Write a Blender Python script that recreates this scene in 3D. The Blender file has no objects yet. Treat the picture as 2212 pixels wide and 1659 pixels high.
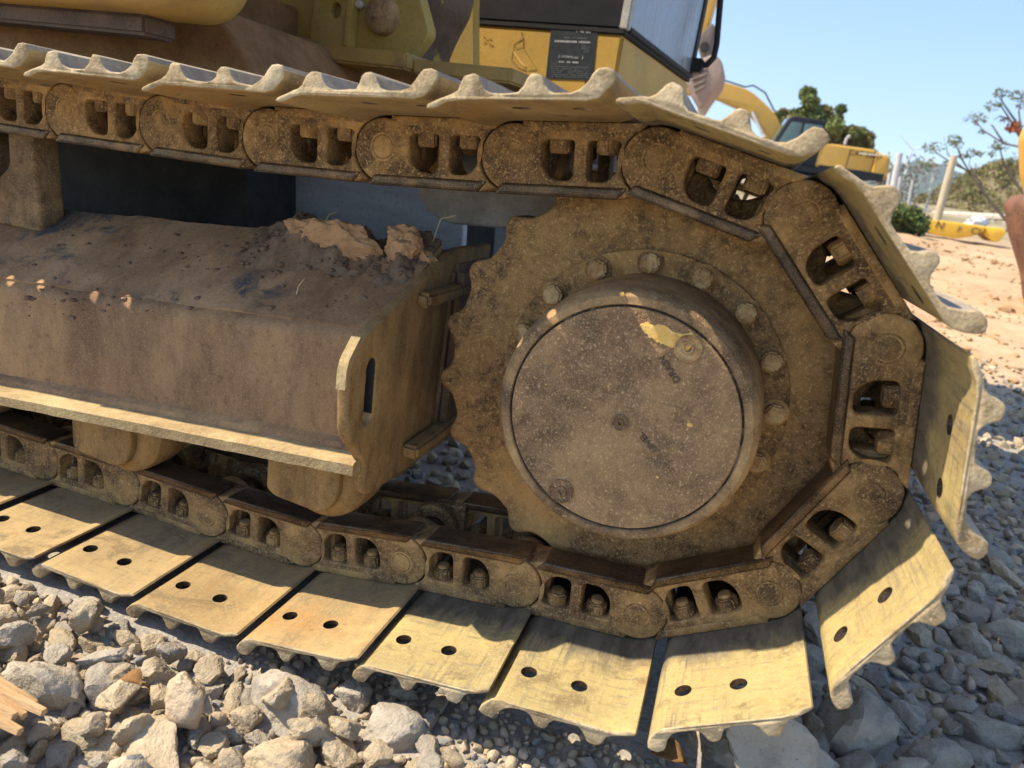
import bpy, bmesh, math, random
import numpy as np
from mathutils import Vector, Matrix, noise as mnoise
random.seed(7); rng = np.random.default_rng(7)
D2R = math.radians
sc = bpy.context.scene
col = sc.collection

# ------------------------------------------------------------------ camera, sky, sun, exposure
ZC = 0.455                                   # height of the sprocket centre above the ground
CAM = Vector((0.0926, -0.9447, 0.2841 + ZC))
RIGHT = Vector((0.9399, 0.3084, 0.1466)); LOOK = Vector((-0.2576, 0.9222, -0.2883)); UP = Vector((-0.2241, 0.2332, 0.9463))
FPX = 1549.0                                 # focal length in pixels of a 2212 px wide picture
cam = bpy.data.cameras.new('camera'); camo = bpy.data.objects.new('camera', cam); col.objects.link(camo)
m3 = Matrix((RIGHT, UP, -LOOK)).transposed().to_4x4(); m3.translation = CAM
camo.matrix_world = m3
cam.sensor_width = 36; cam.lens = 36 * FPX / 2212; cam.clip_start = 0.02; cam.clip_end = 6000
cam.dof.use_dof = True; cam.dof.focus_distance = 1.15; cam.dof.aperture_fstop = 5.6
sc.camera = camo

SUN = Vector((0.80, 0.225, -1.0)).normalized()       # the way the light travels
w = bpy.data.worlds.new('World'); sc.world = w; w.use_nodes = True
nt = w.node_tree; bgn = nt.nodes['Background']
sky = nt.nodes.new('ShaderNodeTexSky'); sky.sky_type = 'NISHITA'; sky.sun_disc = False
sky.sun_elevation = math.asin(-SUN.z); sky.sun_rotation = math.atan2(-SUN.x, -SUN.y)
sky.air_density = 1.0; sky.dust_density = 0.6; sky.ozone_density = 5.0
nt.links.new(sky.outputs[0], bgn.inputs[0]); bgn.inputs[1].default_value = 0.135
sun = bpy.data.lights.new('sun', 'SUN'); suno = bpy.data.objects.new('sun', sun); col.objects.link(suno)
sun.energy = 4.5; sun.angle = D2R(0.53); sun.color = (1.0, 0.88, 0.70)
suno.rotation_euler = SUN.to_track_quat('-Z', 'Y').to_euler()
sc.view_settings.view_transform = 'Standard'; sc.view_settings.look = 'None'
sc.view_settings.exposure = 0.98; sc.view_settings.gamma = 1.0; sc.view_settings.use_curve_mapping = False
sc.cycles.use_denoising = True
sc.cycles.max_bounces = 8; sc.cycles.diffuse_bounces = 4

def px(u, v, axis, val):
    """the point seen at a picture position (2212 x 1659 frame) on the plane axis = val"""
    d = RIGHT * ((u - 1106) / FPX) + LOOK + UP * (-(v - 829.5) / FPX)
    t = (val - CAM[axis]) / d[axis]
    return CAM + d * t

def ghit(u, v):
    """where the line of sight through a picture position meets the sloping ground"""
    d = px(u, v, 1, 1.0) - CAM
    for k in range(8000):
        p = CAM + d * (1 + k * .02)
        if p.z <= H(p.x, p.y): return p
    return p
# ------------------------------------------------------------------ helpers
def tag(o, label=None, cat=None, group=None, kind=None):
    if label: o['label'] = label
    if cat: o['category'] = cat
    if group: o['group'] = group
    if kind: o['kind'] = kind
    return o
def empty(name, loc=(0, 0, 0), rz=0):
    o = bpy.data.objects.new(name, None); o.location = loc; o.rotation_euler = (0, 0, rz)
    o.empty_display_size = 0.1; col.objects.link(o); return o
def link(name, me, parent=None):
    o = bpy.data.objects.new(name, me); col.objects.link(o)
    if parent: o.parent = parent
    return o
def mesh(name, verts, faces, mat=None, smooth=False):
    me = bpy.data.meshes.new(name); me.from_pydata([tuple(v) for v in verts], [], faces); me.update()
    if mat: me.materials.append(mat)
    if smooth: me.polygons.foreach_set('use_smooth', [True] * len(me.polygons))
    return me
def fin(bm, name, mat=None, smooth=None, bev=0, seg=2):
    bmesh.ops.remove_doubles(bm, verts=bm.verts, dist=1e-5)
    if bev: bmesh.ops.bevel(bm, geom=[e for e in bm.edges if e.is_manifold and e.calc_face_angle(0) > 0.5], offset=bev, segments=seg, affect='EDGES', clamp_overlap=True)
    bmesh.ops.recalc_face_normals(bm, faces=bm.faces)
    me = bpy.data.meshes.new(name); bm.to_mesh(me); bm.free()
    if mat: me.materials.append(mat)
    if smooth: auto(me, smooth)
    return me
def auto(me, deg=35):
    me.polygons.foreach_set('use_smooth', [True] * len(me.polygons)); me.update()
    try: me.set_sharp_from_angle(angle=D2R(deg))
    except Exception: pass
    return me
def box(bm, x0, x1, y0, y1, z0, z1, tf=None):
    vs = [bm.verts.new(tf(Vector(p)) if tf else p) for p in [(x0, y0, z0), (x1, y0, z0), (x1, y1, z0), (x0, y1, z0), (x0, y0, z1), (x1, y0, z1), (x1, y1, z1), (x0, y1, z1)]]
    for f in [(0, 3, 2, 1), (4, 5, 6, 7), (0, 1, 5, 4), (1, 2, 6, 5), (2, 3, 7, 6), (3, 0, 4, 7)]: bm.faces.new([vs[i] for i in f])
def boxm(name, dims, mat, bev=0.004, tf=None):
    bm = bmesh.new(); box(bm, *dims, tf=tf); return fin(bm, name, mat, 40, bev)
def frame_of(p, q):
    z = (Vector(q) - Vector(p)).normalized(); x = z.orthogonal().normalized(); return x, z.cross(x), z
def tube(bm, pts, rads, n=10, cap=True):
    rings = []
    X = None
    for i, p in enumerate(pts):
        p = Vector(p); a = Vector(pts[max(i - 1, 0)]); b = Vector(pts[min(i + 1, len(pts) - 1)]); z = (b - a).normalized()
        X = z.orthogonal().normalized() if X is None else (X - z * X.dot(z)).normalized()
        Y = z.cross(X); r = rads[i] if hasattr(rads, '__len__') else rads
        rings.append([bm.verts.new(p + X * (r * math.cos(2 * math.pi * k / n)) + Y * (r * math.sin(2 * math.pi * k / n))) for k in range(n)])
    for a, b in zip(rings, rings[1:]):
        for k in range(n): bm.faces.new([a[k], a[(k + 1) % n], b[(k + 1) % n], b[k]])
    if cap:
        bm.faces.new(rings[0][::-1]); bm.faces.new(rings[-1])
def tubem(name, pts, rads, mat, n=12, bev=0):
    bm = bmesh.new(); tube(bm, pts, rads, n); return fin(bm, name, mat, 40, bev)
def lathe(name, prof, mat, n=96, cy=None, deg=30):
    """profile of (radius, y) turned about the y axis"""
    bm = bmesh.new(); rings = []
    for r, y in prof:
        if r < 1e-6: rings.append([bm.verts.new((0, y, 0))])
        else: rings.append([bm.verts.new((r * math.cos(2 * math.pi * k / n), y, r * math.sin(2 * math.pi * k / n))) for k in range(n)])
    for a, b in zip(rings, rings[1:]):
        for k in range(n):
            v = [a[k % len(a)], a[(k + 1) % len(a)], b[(k + 1) % len(b)], b[k % len(b)]]
            u = []
            for q in v:
                if q not in u: u.append(q)
            if len(u) > 2: bm.faces.new(u)
    return fin(bm, name, mat, deg)
def rounded(pts, r, seg=4):
    """round the corners of a polygon; r may be a number or a list"""
    out = []; n = len(pts)
    for i in range(n):
        a, b, c = Vector(pts[i - 1]), Vector(pts[i]), Vector(pts[(i + 1) % n]); rr = r[i] if hasattr(r, '__len__') else r
        if rr <= 0: out.append(tuple(b)); continue
        u = (a - b); v = (c - b); d = min(rr, u.length * .48, v.length * .48); u.normalize(); v.normalize()
        p, q = b + u * d, b + v * d
        for k in range(seg + 1):
            t = k / seg; out.append(tuple(p * (1 - t) ** 2 + b * (2 * t * (1 - t)) + q * t * t))
    return out
def arc(cx, cy, r, a0, a1, n=12):
    return [(cx + r * math.cos(D2R(a0 + (a1 - a0) * k / n)), cy + r * math.sin(D2R(a0 + (a1 - a0) * k / n))) for k in range(n + 1)]
def slab(name, loops, d0, d1, mat, bev=0.003, deg=35, text=None, size=1, plane='xz', res=2):
    """outline loops (first outer, then holes) extruded from depth d0 to d1; local x, z in the outline's plane, y = depth"""
    if text is None:
        cu = bpy.data.curves.new('c', 'CURVE')
        for lp in loops:
            sp = cu.splines.new('POLY'); sp.points.add(len(lp) - 1); sp.use_cyclic_u = True
            for p, q in zip(sp.points, lp): p.co = (q[0], q[1], 0, 1)
        cu.dimensions = '2D'
    else:
        cu = bpy.data.curves.new('c', 'FONT'); cu.body = text; cu.size = size; cu.align_x = 'CENTER'; cu.align_y = 'CENTER'; cu.resolution_u = 3
    cu.fill_mode = 'BOTH'; h = abs(d1 - d0) / 2; cu.extrude = max(h - bev, 1e-5)
    if bev: cu.bevel_depth = bev; cu.offset = -bev; cu.bevel_resolution = res
    o = bpy.data.objects.new('c', cu); col.objects.link(o)
    me0 = bpy.data.meshes.new_from_object(o.evaluated_get(bpy.context.evaluated_depsgraph_get()))
    bpy.data.objects.remove(o); bpy.data.curves.remove(cu)
    bm = bmesh.new(); bm.from_mesh(me0); bpy.data.meshes.remove(me0)
    mid = (d0 + d1) / 2
    for v in bm.verts: v.co = (v.co.x, mid - v.co.z, v.co.y)
    me = fin(bm, name, None, deg); me.materials.clear()
    if mat: me.materials.append(mat)
    return me
def cut(me, cutters):
    """holes through a mesh: difference with tubes"""
    o = bpy.data.objects.new('a', me); col.objects.link(o); os_ = []
    for c in cutters:
        k = bpy.data.objects.new('b', c); col.objects.link(k); os_.append(k)
        md = o.modifiers.new('m', 'BOOLEAN'); md.operation = 'DIFFERENCE'; md.solver = 'EXACT'; md.object = k
    me2 = bpy.data.meshes.new_from_object(o.evaluated_get(bpy.context.evaluated_depsgraph_get()))
    for k in os_ + [o]: bpy.data.objects.remove(k)
    return auto(me2, 35)
def hexm(name, r, h, mat, chamfer=0.0025):
    """bolt head along +z with its base at 0"""
    bm = bmesh.new(); a = [(r * math.cos(k * math.pi / 3), r * math.sin(k * math.pi / 3)) for k in range(6)]
    lo = [bm.verts.new((x, y, 0)) for x, y in a]; hi = [bm.verts.new((x, y, h)) for x, y in a]
    bm.faces.new(lo[::-1]); bm.faces.new(hi)
    for k in range(6): bm.faces.new([lo[k], lo[(k + 1) % 6], hi[(k + 1) % 6], hi[k]])
    return fin(bm, name, mat, 30, chamfer, 2)

# ------------------------------------------------------------------ materials
def mat(name, build):
    m = bpy.data.materials.new(name); m.use_nodes = True; n = m.node_tree; n.nodes.clear()
    out = n.nodes.new('ShaderNodeOutputMaterial'); b = n.nodes.new('ShaderNodeBsdfPrincipled'); n.links.new(b.outputs[0], out.inputs[0])
    build(N(n), b); return m
class N:
    def __init__(s, nt): s.t = nt
    def new(s, ty, **kw):
        n = s.t.nodes.new('ShaderNode' + ty)
        for k, v in kw.items(): setattr(n, k, v)
        return n
    def ln(s, a, b): s.t.links.new(a, b)
    def coord(s, sc_=(1, 1, 1), rnd=True, kind='Object', rot=(0, 0, 0)):
        tc = s.new('TexCoord'); mp = s.new('Mapping'); mp.inputs['Scale'].default_value = sc_; mp.inputs['Rotation'].default_value = rot
        if rnd:
            oi = s.new('ObjectInfo'); ml = s.new('Math', operation='MULTIPLY'); ml.inputs[1].default_value = 57.0
            s.ln(oi.outputs['Random'], ml.inputs[0]); ad = s.new('VectorMath', operation='ADD'); s.ln(tc.outputs[kind], ad.inputs[0])
            s.ln(ml.outputs[0], ad.inputs[1]); s.ln(ad.outputs[0], mp.inputs['Vector'])
        else: s.ln(tc.outputs[kind], mp.inputs['Vector'])
        return mp.outputs[0]
    def noise(s, vec, scale, detail=6, rough=.6, dist=0):
        n = s.new('TexNoise'); n.inputs['Scale'].default_value = scale; n.inputs['Detail'].default_value = detail
        n.inputs['Roughness'].default_value = rough; n.inputs['Distortion'].default_value = dist; s.ln(vec, n.inputs['Vector']); return n.outputs['Fac']
    def vor(s, vec, scale, feature='F1', out='Distance'):
        n = s.new('TexVoronoi', feature=feature); n.inputs['Scale'].default_value = scale; s.ln(vec, n.inputs['Vector']); return n.outputs[out]
    def ramp(s, fac, lo, hi, c0=(0, 0, 0), c1=(1, 1, 1)):
        r = s.new('ValToRGB'); e = r.color_ramp.elements; e[0].position = lo; e[1].position = hi
        e[0].color = (*c0, 1); e[1].color = (*c1, 1); s.ln(fac, r.inputs[0]); return r.outputs[0]
    def mix(s, fac, a, b):
        m = s.new('MixRGB')
        for sock, v in zip(m.inputs, (fac, a, b)):
            if isinstance(v, (int, float)): sock.default_value = v
            elif isinstance(v, tuple): sock.default_value = (*v, 1)
            else: s.ln(v, sock)
        return m.outputs[0]
    def math(s, op, a, b=0.5):
        m = s.new('Math', operation=op)
        for sock, v in zip(m.inputs, (a, b)):
            if isinstance(v, (int, float)): sock.default_value = v
            else: s.ln(v, sock)
        return m.outputs[0]
    def bump(s, h, strength, dist, bsdf, prev=None):
        b = s.new('Bump'); b.inputs['Strength'].default_value = strength; b.inputs['Distance'].default_value = dist; s.ln(h, b.inputs['Height'])
        if prev: s.ln(prev, b.inputs['Normal'])
        s.ln(b.outputs[0], bsdf.inputs['Normal']); return b.outputs[0]

WARM = {'link_steel', 'rail_steel', 'hub_dusty_paint', 'cover_dusty_paint', 'sprocket_rusty_steel', 'frame_dusty_paint', 'frame_top_mud', 'plate_dusty_paint', 'dried_mud', 'underbody_dust'}
def grime(name, c1, c2, dust, speck, sc1=14, sc2=6, dust_lo=.48, dust_hi=.66, spk=.66, rough=.88, metal=0.0, stretch=(1, 1, 1), bump=.5, up_dust=0.0, third=None, third_lo=.56, bare=None, rnd=True):
    if name in WARM: c1, c2, dust, speck = (tuple(x * k for x, k in zip(c, (1.54, 1.34, 1.08))) for c in (c1, c2, dust, speck))
    def f(n, b):
        v = n.coord(stretch, rnd); vi = n.coord((1, 1, 1), rnd)
        base = n.mix(n.ramp(n.noise(v, sc1, 8, .72), .40, .60), c1, c2)
        if third: base = n.mix(n.ramp(n.noise(v, sc1 * .45, 7, .7, .4), third_lo, third_lo + .07), base, third)
        dm = n.ramp(n.noise(v, sc2, 9, .66, .3), dust_lo, dust_hi)
        if up_dust:
            g = n.new('NewGeometry'); sp = n.new('SeparateXYZ'); n.ln(g.outputs['Normal'], sp.inputs[0])
            um = n.math('MULTIPLY', n.ramp(sp.outputs['Z'], .25, .9), up_dust); dm = n.math('MAXIMUM', dm, n.math('MULTIPLY', um, n.ramp(n.noise(vi, sc2 * 3, 6, .6), .25, .55)))
        c = n.mix(dm, base, dust)
        fine = n.noise(vi, 260, 4, .7); c = n.mix(n.math('MULTIPLY', n.ramp(fine, spk - .085, spk + .03), .75), c, speck)
        dk = n.noise(vi, 130, 5, .7); c = n.mix(n.math('MULTIPLY', n.ramp(dk, .54, .70), .6), c, tuple(x * .45 for x in c1))
        sm = n.noise(vi, 640, 2, .6); c = n.mix(n.ramp(sm, .52, .80), c, n.mix(.55, c, speck))
        if bare: c = n.mix(n.ramp(n.noise(vi, sc2 * 1.3, 8, .7, .5), bare[1] - .02, bare[1] + .10), c, bare[0])
        n.ln(c, b.inputs['Base Color']); b.inputs['Roughness'].default_value = rough; b.inputs['Metallic'].default_value = metal
        b.inputs['Specular IOR Level'].default_value = .25
        h = n.math('ADD', n.math('MULTIPLY', n.noise(vi, 80, 4, .6), .8), n.math('MULTIPLY', n.noise(vi, 300, 2, .5), .3))
        p = n.bump(h, min(1.0, bump * 1.2), .0022, b); n.bump(dm, .3, .0012, b, p)
    return mat(name, f)

BROWN = (.155, .108, .066); DBROWN = (.068, .046, .031); OCHRE = (.42, .30, .155); CREAM = (.58, .46, .30)
M_link = grime('link_steel', (.045, .029, .018), (.155, .10, .05), (.29, .195, .085), (.44, .33, .18), 26, 11, .47, .64, .62, .75, third=(.05, .034, .022), third_lo=.60)
M_rail = grime('rail_steel', (.035, .027, .021), (.085, .062, .044), (.19, .13, .07), (.33, .26, .18), 30, 10, .54, .72, .7, .34, metal=.5, stretch=(1, 1.6, 1.6), bump=.3)
def shoe_mat(name, pal, scrape, inner):
    def f(n, b):
        v = n.coord((1, .3, 1)); vi = n.coord(); vs = n.coord((1, .05, 1)); vx = n.coord((.12, 1, 1))
        c = n.mix(n.ramp(n.noise(v, 18, 8, .7), .38, .62), pal[0], pal[1])
        oi = n.new('ObjectInfo'); c = n.mix(n.math('MULTIPLY', oi.outputs['Random'], .5), c, tuple(x * k for x, k in zip(pal[2], (.98, 1.04, 1.2))))
        c = n.mix(n.ramp(n.noise(vi, 7, 7, .65, .5), .50, .66), c, pal[2])
        c = n.mix(n.math('MULTIPLY', n.ramp(n.noise(vi, 5, 6, .6, .3), .55, .70), .75), c, pal[3])
        st = n.ramp(n.noise(vs, 170, 5, .7), .50, .66); st2 = n.ramp(n.noise(vx, 150, 5, .7), .53, .68)
        big = n.ramp(n.noise(vi, 6, 5, .6), .38, .62)
        c = n.mix(n.math('MULTIPLY', n.math('MULTIPLY', st, big), scrape), c, (.17, .145, .10)); c = n.mix(n.math('MULTIPLY', st2, scrape * .8), c, (.20, .165, .105))
        c = n.mix(n.math('MULTIPLY', n.ramp(n.noise(vi, 11, 8, .75, .6), .53, .62), .7), c, (.17, .12, .06)); c = n.mix(n.math('MULTIPLY', n.ramp(n.noise(vi, 240, 4, .7), .54, .66), .6), c, pal[4]); c = n.mix(n.math('MULTIPLY', n.ramp(n.noise(vi, 120, 5, .7), .56, .68), .5), c, tuple(x * .45 for x in pal[0]))
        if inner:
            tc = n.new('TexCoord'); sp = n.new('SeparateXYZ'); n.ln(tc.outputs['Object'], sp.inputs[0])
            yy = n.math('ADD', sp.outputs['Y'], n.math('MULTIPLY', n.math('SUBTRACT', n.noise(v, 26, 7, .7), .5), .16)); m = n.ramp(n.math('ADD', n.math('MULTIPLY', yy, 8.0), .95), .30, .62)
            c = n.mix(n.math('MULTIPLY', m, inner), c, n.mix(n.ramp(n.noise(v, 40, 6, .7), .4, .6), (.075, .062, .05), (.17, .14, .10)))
        n.ln(c, b.inputs['Base Color']); b.inputs['Roughness'].default_value = .85; b.inputs['Specular IOR Level'].default_value = .3
        h = n.math('ADD', n.noise(vi, 70, 4, .6), n.math('MULTIPLY', st, .25)); n.bump(h, .5, .0018, b)
    return mat(name, f)
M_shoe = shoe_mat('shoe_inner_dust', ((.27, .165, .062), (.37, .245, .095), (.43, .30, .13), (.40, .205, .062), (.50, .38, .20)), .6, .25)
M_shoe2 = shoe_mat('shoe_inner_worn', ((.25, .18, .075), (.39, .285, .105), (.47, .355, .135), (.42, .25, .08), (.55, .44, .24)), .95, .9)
M_wear = grime('shoe_outer_worn_steel', (.25, .205, .155), (.36, .305, .235), (.45, .35, .225), (.5, .43, .33), 18, 8, .52, .68, .7, .75, metal=.1, bump=.5)
M_end = grime('shoe_end_dust', (.25, .17, .085), (.44, .33, .185), (.53, .415, .25), (.60, .48, .30), 34, 14, .46, .62, .62, .95, bump=1.0)
M_hub = grime('hub_dusty_paint', (.075, .052, .034), (.17, .12, .073), (.32, .225, .12), (.46, .37, .24), 30, 5, .46, .64, .65, .85, bump=.55)
M_cover = grime('cover_dusty_paint', (.085, .054, .035), (.175, .115, .07), (.27, .19, .105), (.50, .40, .26), 40, 5, .47, .66, .635, .8, bump=.8, third=(.10, .07, .042), third_lo=.58)
M_spr = grime('sprocket_rusty_steel', (.055, .036, .021), (.19, .122, .058), (.29, .19, .083), (.46, .34, .18), 60, 6, .46, .66, .63, .85, bump=1.0, third=(.20, .105, .038), third_lo=.57)
M_tooth = grime('bolt_rust', (.20, .085, .03), (.45, .25, .09), (.58, .40, .18), (.52, .42, .28), 60, 25, .42, .6, .62, .9, bump=1.0)
M_frame = grime('frame_dusty_paint', (.115, .072, .047), (.20, .135, .085), (.31, .215, .112), (.42, .32, .20), 11, 4, .46, .68, .67, .85, stretch=(1, 1, .3), bump=.55, third=(.19, .165, .14), third_lo=.6)
M_ftop = grime('frame_top_mud', (.135, .085, .052), (.21, .14, .088), (.28, .195, .12), (.36, .27, .18), 22, 6, .46, .64, .68, .9, bump=1.0, bare=((.075, .073, .068), .555), stretch=(1, .45, 1))
M_plate = grime('plate_dusty_paint', (.105, .07, .034), (.20, .138, .066), (.30, .21, .10), (.40, .30, .17), 12, 7, .5, .72, .67, .88, stretch=(1.3, 1.5, .55), bump=.5, third=(.09, .068, .042), third_lo=.58)
M_flange = grime('flange_dust_and_painted_light', (.30, .205, .095), (.40, .285, .14), (.48, .355, .175), (.58, .455, .26), 24, 10, .44, .64, .64, .95, bump=1.0)
M_mud = grime('dried_mud', (.23, .145, .085), (.33, .215, .13), (.40, .28, .175), (.46, .35, .23), 18, 8, .5, .7, .66, .98, bump=1.0)
M_mud2 = grime('dark_brown_mud', (.14, .086, .052), (.21, .135, .083), (.28, .19, .118), (.36, .265, .175), 24, 9, .5, .7, .66, .98, bump=1.0)  # darker brown mud of the heap, the crumbs and the motor case
M_dark = grime('greasy_steel_and_painted_shade', (.018, .017, .017), (.04, .037, .034), (.075, .06, .045), (.12, .10, .08), 12, 4, .6, .8, .72, .7, bump=.3)
M_under = grime('underbody_dust', (.10, .06, .03), (.16, .098, .052), (.23, .145, .075), (.32, .23, .13), 9, 4, .5, .7, .72, .92, bump=.4)
M_guard = grime('guard_steel', (.36, .345, .32), (.52, .50, .47), (.56, .46, .33), (.42, .40, .36), 20, 7, .54, .66, .7, .8, bump=.4)
M_farf = grime('far_frame_steel', (.30, .31, .315), (.40, .41, .41), (.36, .32, .26), (.45, .44, .42), 5, 2, .55, .8, .75, .8, bump=.3, stretch=(.6, 1, 3))
M_yel = grime('machine_yellow_paint', (.47, .285, .055), (.56, .345, .075), (.40, .27, .12), (.52, .40, .2), 5, 3, .56, .82, .74, .55, bump=.12)
M_yeldirty = grime('machine_yellow_dirty', (.50, .31, .07), (.42, .26, .075), (.30, .19, .08), (.50, .36, .18), 5, 2.5, .40, .64, .73, .7, bump=.25, third=(.19, .12, .065), third_lo=.57)
M_olive = grime('bracket_yellow_paint', (.37, .255, .055), (.43, .30, .075), (.34, .245, .12), (.46, .36, .2), 7, 4, .5, .75, .73, .6, bump=.2)
M_chip = grime('chipped_brown_steel', (.075, .05, .038), (.13, .085, .058), (.40, .27, .055), (.3, .24, .16), 12, 7, .62, .64, .73, .7, bump=.4)
M_black = grime('cab_black_paint', (.008, .010, .014), (.016, .018, .023), (.05, .045, .04), (.08, .075, .07), 8, 4, .66, .85, .75, .5, bump=.1)
M_rubber = grime('black_rubber', (.012, .012, .012), (.02, .02, .02), (.07, .06, .05), (.1, .09, .08), 20, 8, .62, .8, .74, .65, bump=.2)
M_decal = grime('decal_black', (.016, .022, .028), (.026, .034, .042), (.05, .055, .058), (.09, .10, .10), 30, 14, .5, .7, .72, .6, bump=.1)
M_print = grime('decal_print', (.42, .43, .42), (.52, .53, .52), (.3, .31, .31), (.6, .6, .6), 60, 40, .5, .7, .8, .6, bump=.05)
M_faint = grime('decal_faint_print', (.12, .135, .145), (.17, .185, .195), (.09, .1, .11), (.2, .2, .2), 60, 40, .5, .7, .8, .6, bump=.05)
M_ink = grime('faded_ink', (.13, .08, .03), (.22, .135, .045), (.36, .23, .06), (.4, .27, .1), 90, 60, .42, .6, .75, .7, bump=.05)
M_chalk = grime('yellow_patch_clay', (.74, .44, .10), (.80, .51, .15), (.82, .58, .24), (.84, .64, .34), 60, 30, .5, .7, .7, .95, bump=.8)
M_groove = grime('groove_dark', (.02, .016, .013), (.035, .028, .02), (.26, .19, .11), (.3, .24, .16), 40, 16, .56, .62, .75, .9, bump=.4)
def f_glass(n, b):
    b.inputs['Base Color'].default_value = (.16, .19, .22, 1); b.inputs['Roughness'].default_value = .12; b.inputs['Specular IOR Level'].default_value = .8
    v = n.coord((6, 6, .8)); c = n.mix(n.ramp(n.noise(v, 6, 7, .7), .42, .7), (.20, .22, .25), (.34, .345, .36)); n.ln(c, b.inputs['Base Color'])
    n.ln(n.ramp(n.noise(v, 6, 7, .7), .4, .7, (.15,) * 3, (.6,) * 3), b.inputs['Roughness'])
M_glass = mat('dusty_cab_glass', f_glass)
def f_glass2(n, b):
    b.inputs['Base Color'].default_value = (.10, .15, .14, 1); b.inputs['Roughness'].default_value = .1
M_glass2 = mat('green_tinted_glass', f_glass2)
def f_yfar(n, b):
    v = n.coord(); c = n.mix(n.ramp(n.noise(v, 2.5, 6, .6), .4, .7), (.60, .33, .045), (.50, .30, .07)); c = n.mix(n.ramp(n.noise(v, 9, 6, .7), .6, .72), c, (.33, .22, .11)); n.ln(c, b.inputs['Base Color'])
    b.inputs['Roughness'].default_value = .5
M_yfar = mat('far_yellow_paint', f_yfar)
def f_bucket(n, b):
    v = n.coord(); c = n.mix(n.ramp(n.noise(v, 4, 7, .65), .35, .7), (.27, .19, .15), (.38, .29, .23)); n.ln(c, b.inputs['Base Color']); b.inputs['Roughness'].default_value = .8
    n.bump(n.noise(v, 12, 6, .7), .3, .02, b)
M_bucket = mat('dusty_bucket_steel', f_bucket)
def f_red(n, b):
    v = n.coord(); c = n.mix(n.ramp(n.noise(v, 4, 7, .65), .35, .7), (.13, .058, .032), (.25, .115, .06)); n.ln(c, b.inputs['Base Color']); b.inputs['Roughness'].default_value = .8
    n.bump(n.noise(v, 9, 4, .6), .6, .05, b)
M_redb = mat('red_brown_bucket_steel', f_red)
def f_trough(n, b):
    v = n.coord(); c = n.mix(n.ramp(n.noise(v, 5, 7, .65), .4, .75), (.78, .47, .035), (.66, .36, .05)); c = n.mix(n.ramp(n.noise(v, 14, 6, .7), .66, .72), c, (.25, .12, .04)); n.ln(c, b.inputs['Base Color'])
    b.inputs['Roughness'].default_value = .5
M_trough = mat('bright_yellow_paint', f_trough)
def simple(name, a, c, scale=8, rough=.85, bump=.3, bd=.01, stretch=(1, 1, 1)):
    def f(n, b):
        v = n.coord(stretch); n.ln(n.mix(n.ramp(n.noise(v, scale, 7, .66), .36, .66), a, c), b.inputs['Base Color']); b.inputs['Roughness'].default_value = rough
        b.inputs['Specular IOR Level'].default_value = .25
        n.bump(n.noise(v, scale * 4, 4, .6), bump, bd * .6, b)
    return mat(name, f)
M_conc = simple('concrete_post', (.42, .43, .43), (.55, .55, .53), 6)
M_wood = simple('old_post_wood', (.40, .33, .22), (.54, .46, .32), 9, stretch=(4, 4, .5))
M_bark = simple('bark', (.10, .075, .055), (.19, .145, .105), 14)
M_leafg = simple('foliage_green', (.11, .145, .04), (.21, .235, .075), 3)
M_leafy = simple('foliage_yellowing', (.16, .145, .045), (.24, .20, .075), 3)
M_sap = simple('sapling_leaf', (.12, .14, .06), (.20, .21, .10), 3)
M_leafr = simple('foliage_reddish', (.33, .10, .045), (.42, .17, .08), 3)
M_bush = simple('bush_green', (.055, .095, .03), (.11, .16, .05), 3)
M_hillshrub = simple('hill_dry_shrub', (.14, .11, .045), (.24, .175, .075), .7)
M_hill = simple('hill_soil', (.20, .155, .085), (.15, .14, .07), .12)
M_mount = simple('mountain_forest', (.05, .075, .045), (.08, .10, .06), .01, bump=0)
M_white = simple('white_paint', (.72, .72, .70), (.80, .80, .78), 4, .4, 0)
M_pale = simple('pale_concrete_wall', (.45, .40, .33), (.56, .50, .42), .8)
M_bark2 = simple('splintered_wood', (.42, .255, .12), (.60, .40, .21), 20, stretch=(.6, 5, 5), bump=.8, bd=.004)
M_leafd = simple('dead_leaf', (.20, .10, .035), (.30, .165, .06), 60)
M_plastic = simple('crumpled_film', (.46, .34, .22), (.54, .42, .28), 40, .45, .9, .006)
M_tarp = simple('silver_sheet', (.5, .52, .54), (.62, .63, .65), 6, .35)
M_straw = simple('straw', (.45, .36, .2), (.55, .46, .28), 30)

def stone_mat(name, a, c, dark, dust):
    def f(n, b):
        v = n.coord((.042, .042, .042)); base = n.mix(n.ramp(n.noise(v, 22, 8, .7), .38, .62), a, c)
        oi = n.new('ObjectInfo'); base = n.mix(n.math('MULTIPLY', oi.outputs['Random'], .3), base, dust)
        base = n.mix(n.ramp(n.noise(v, 12, 7, .7, .4), .56, .66), base, dark); base = n.mix(n.ramp(n.noise(v, 320, 4, .7), .60, .72), base, tuple(x * .55 for x in a))
        base = n.mix(n.ramp(n.noise(v, 230, 4, .7), .64, .74), base, tuple(min(1, x * 1.5) for x in c))
        n.ln(base, b.inputs['Base Color']); b.inputs['Roughness'].default_value = .95; b.inputs['Specular IOR Level'].default_value = .15
        p = n.bump(n.noise(v, 60, 5, .65), 1.0, .006, b); n.bump(n.noise(v, 220, 3, .55), .8, .0014, b, p)
    return mat(name, f)
M_st = [stone_mat('stone_beige', (.36, .285, .185), (.50, .41, .28), (.28, .235, .17), (.52, .41, .26)),
        stone_mat('stone_grey', (.33, .285, .22), (.45, .40, .32), (.23, .21, .175), (.50, .41, .29)),
        stone_mat('stone_dark', (.25, .215, .17), (.37, .325, .26), (.165, .145, .12), (.44, .365, .26))]
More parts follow.
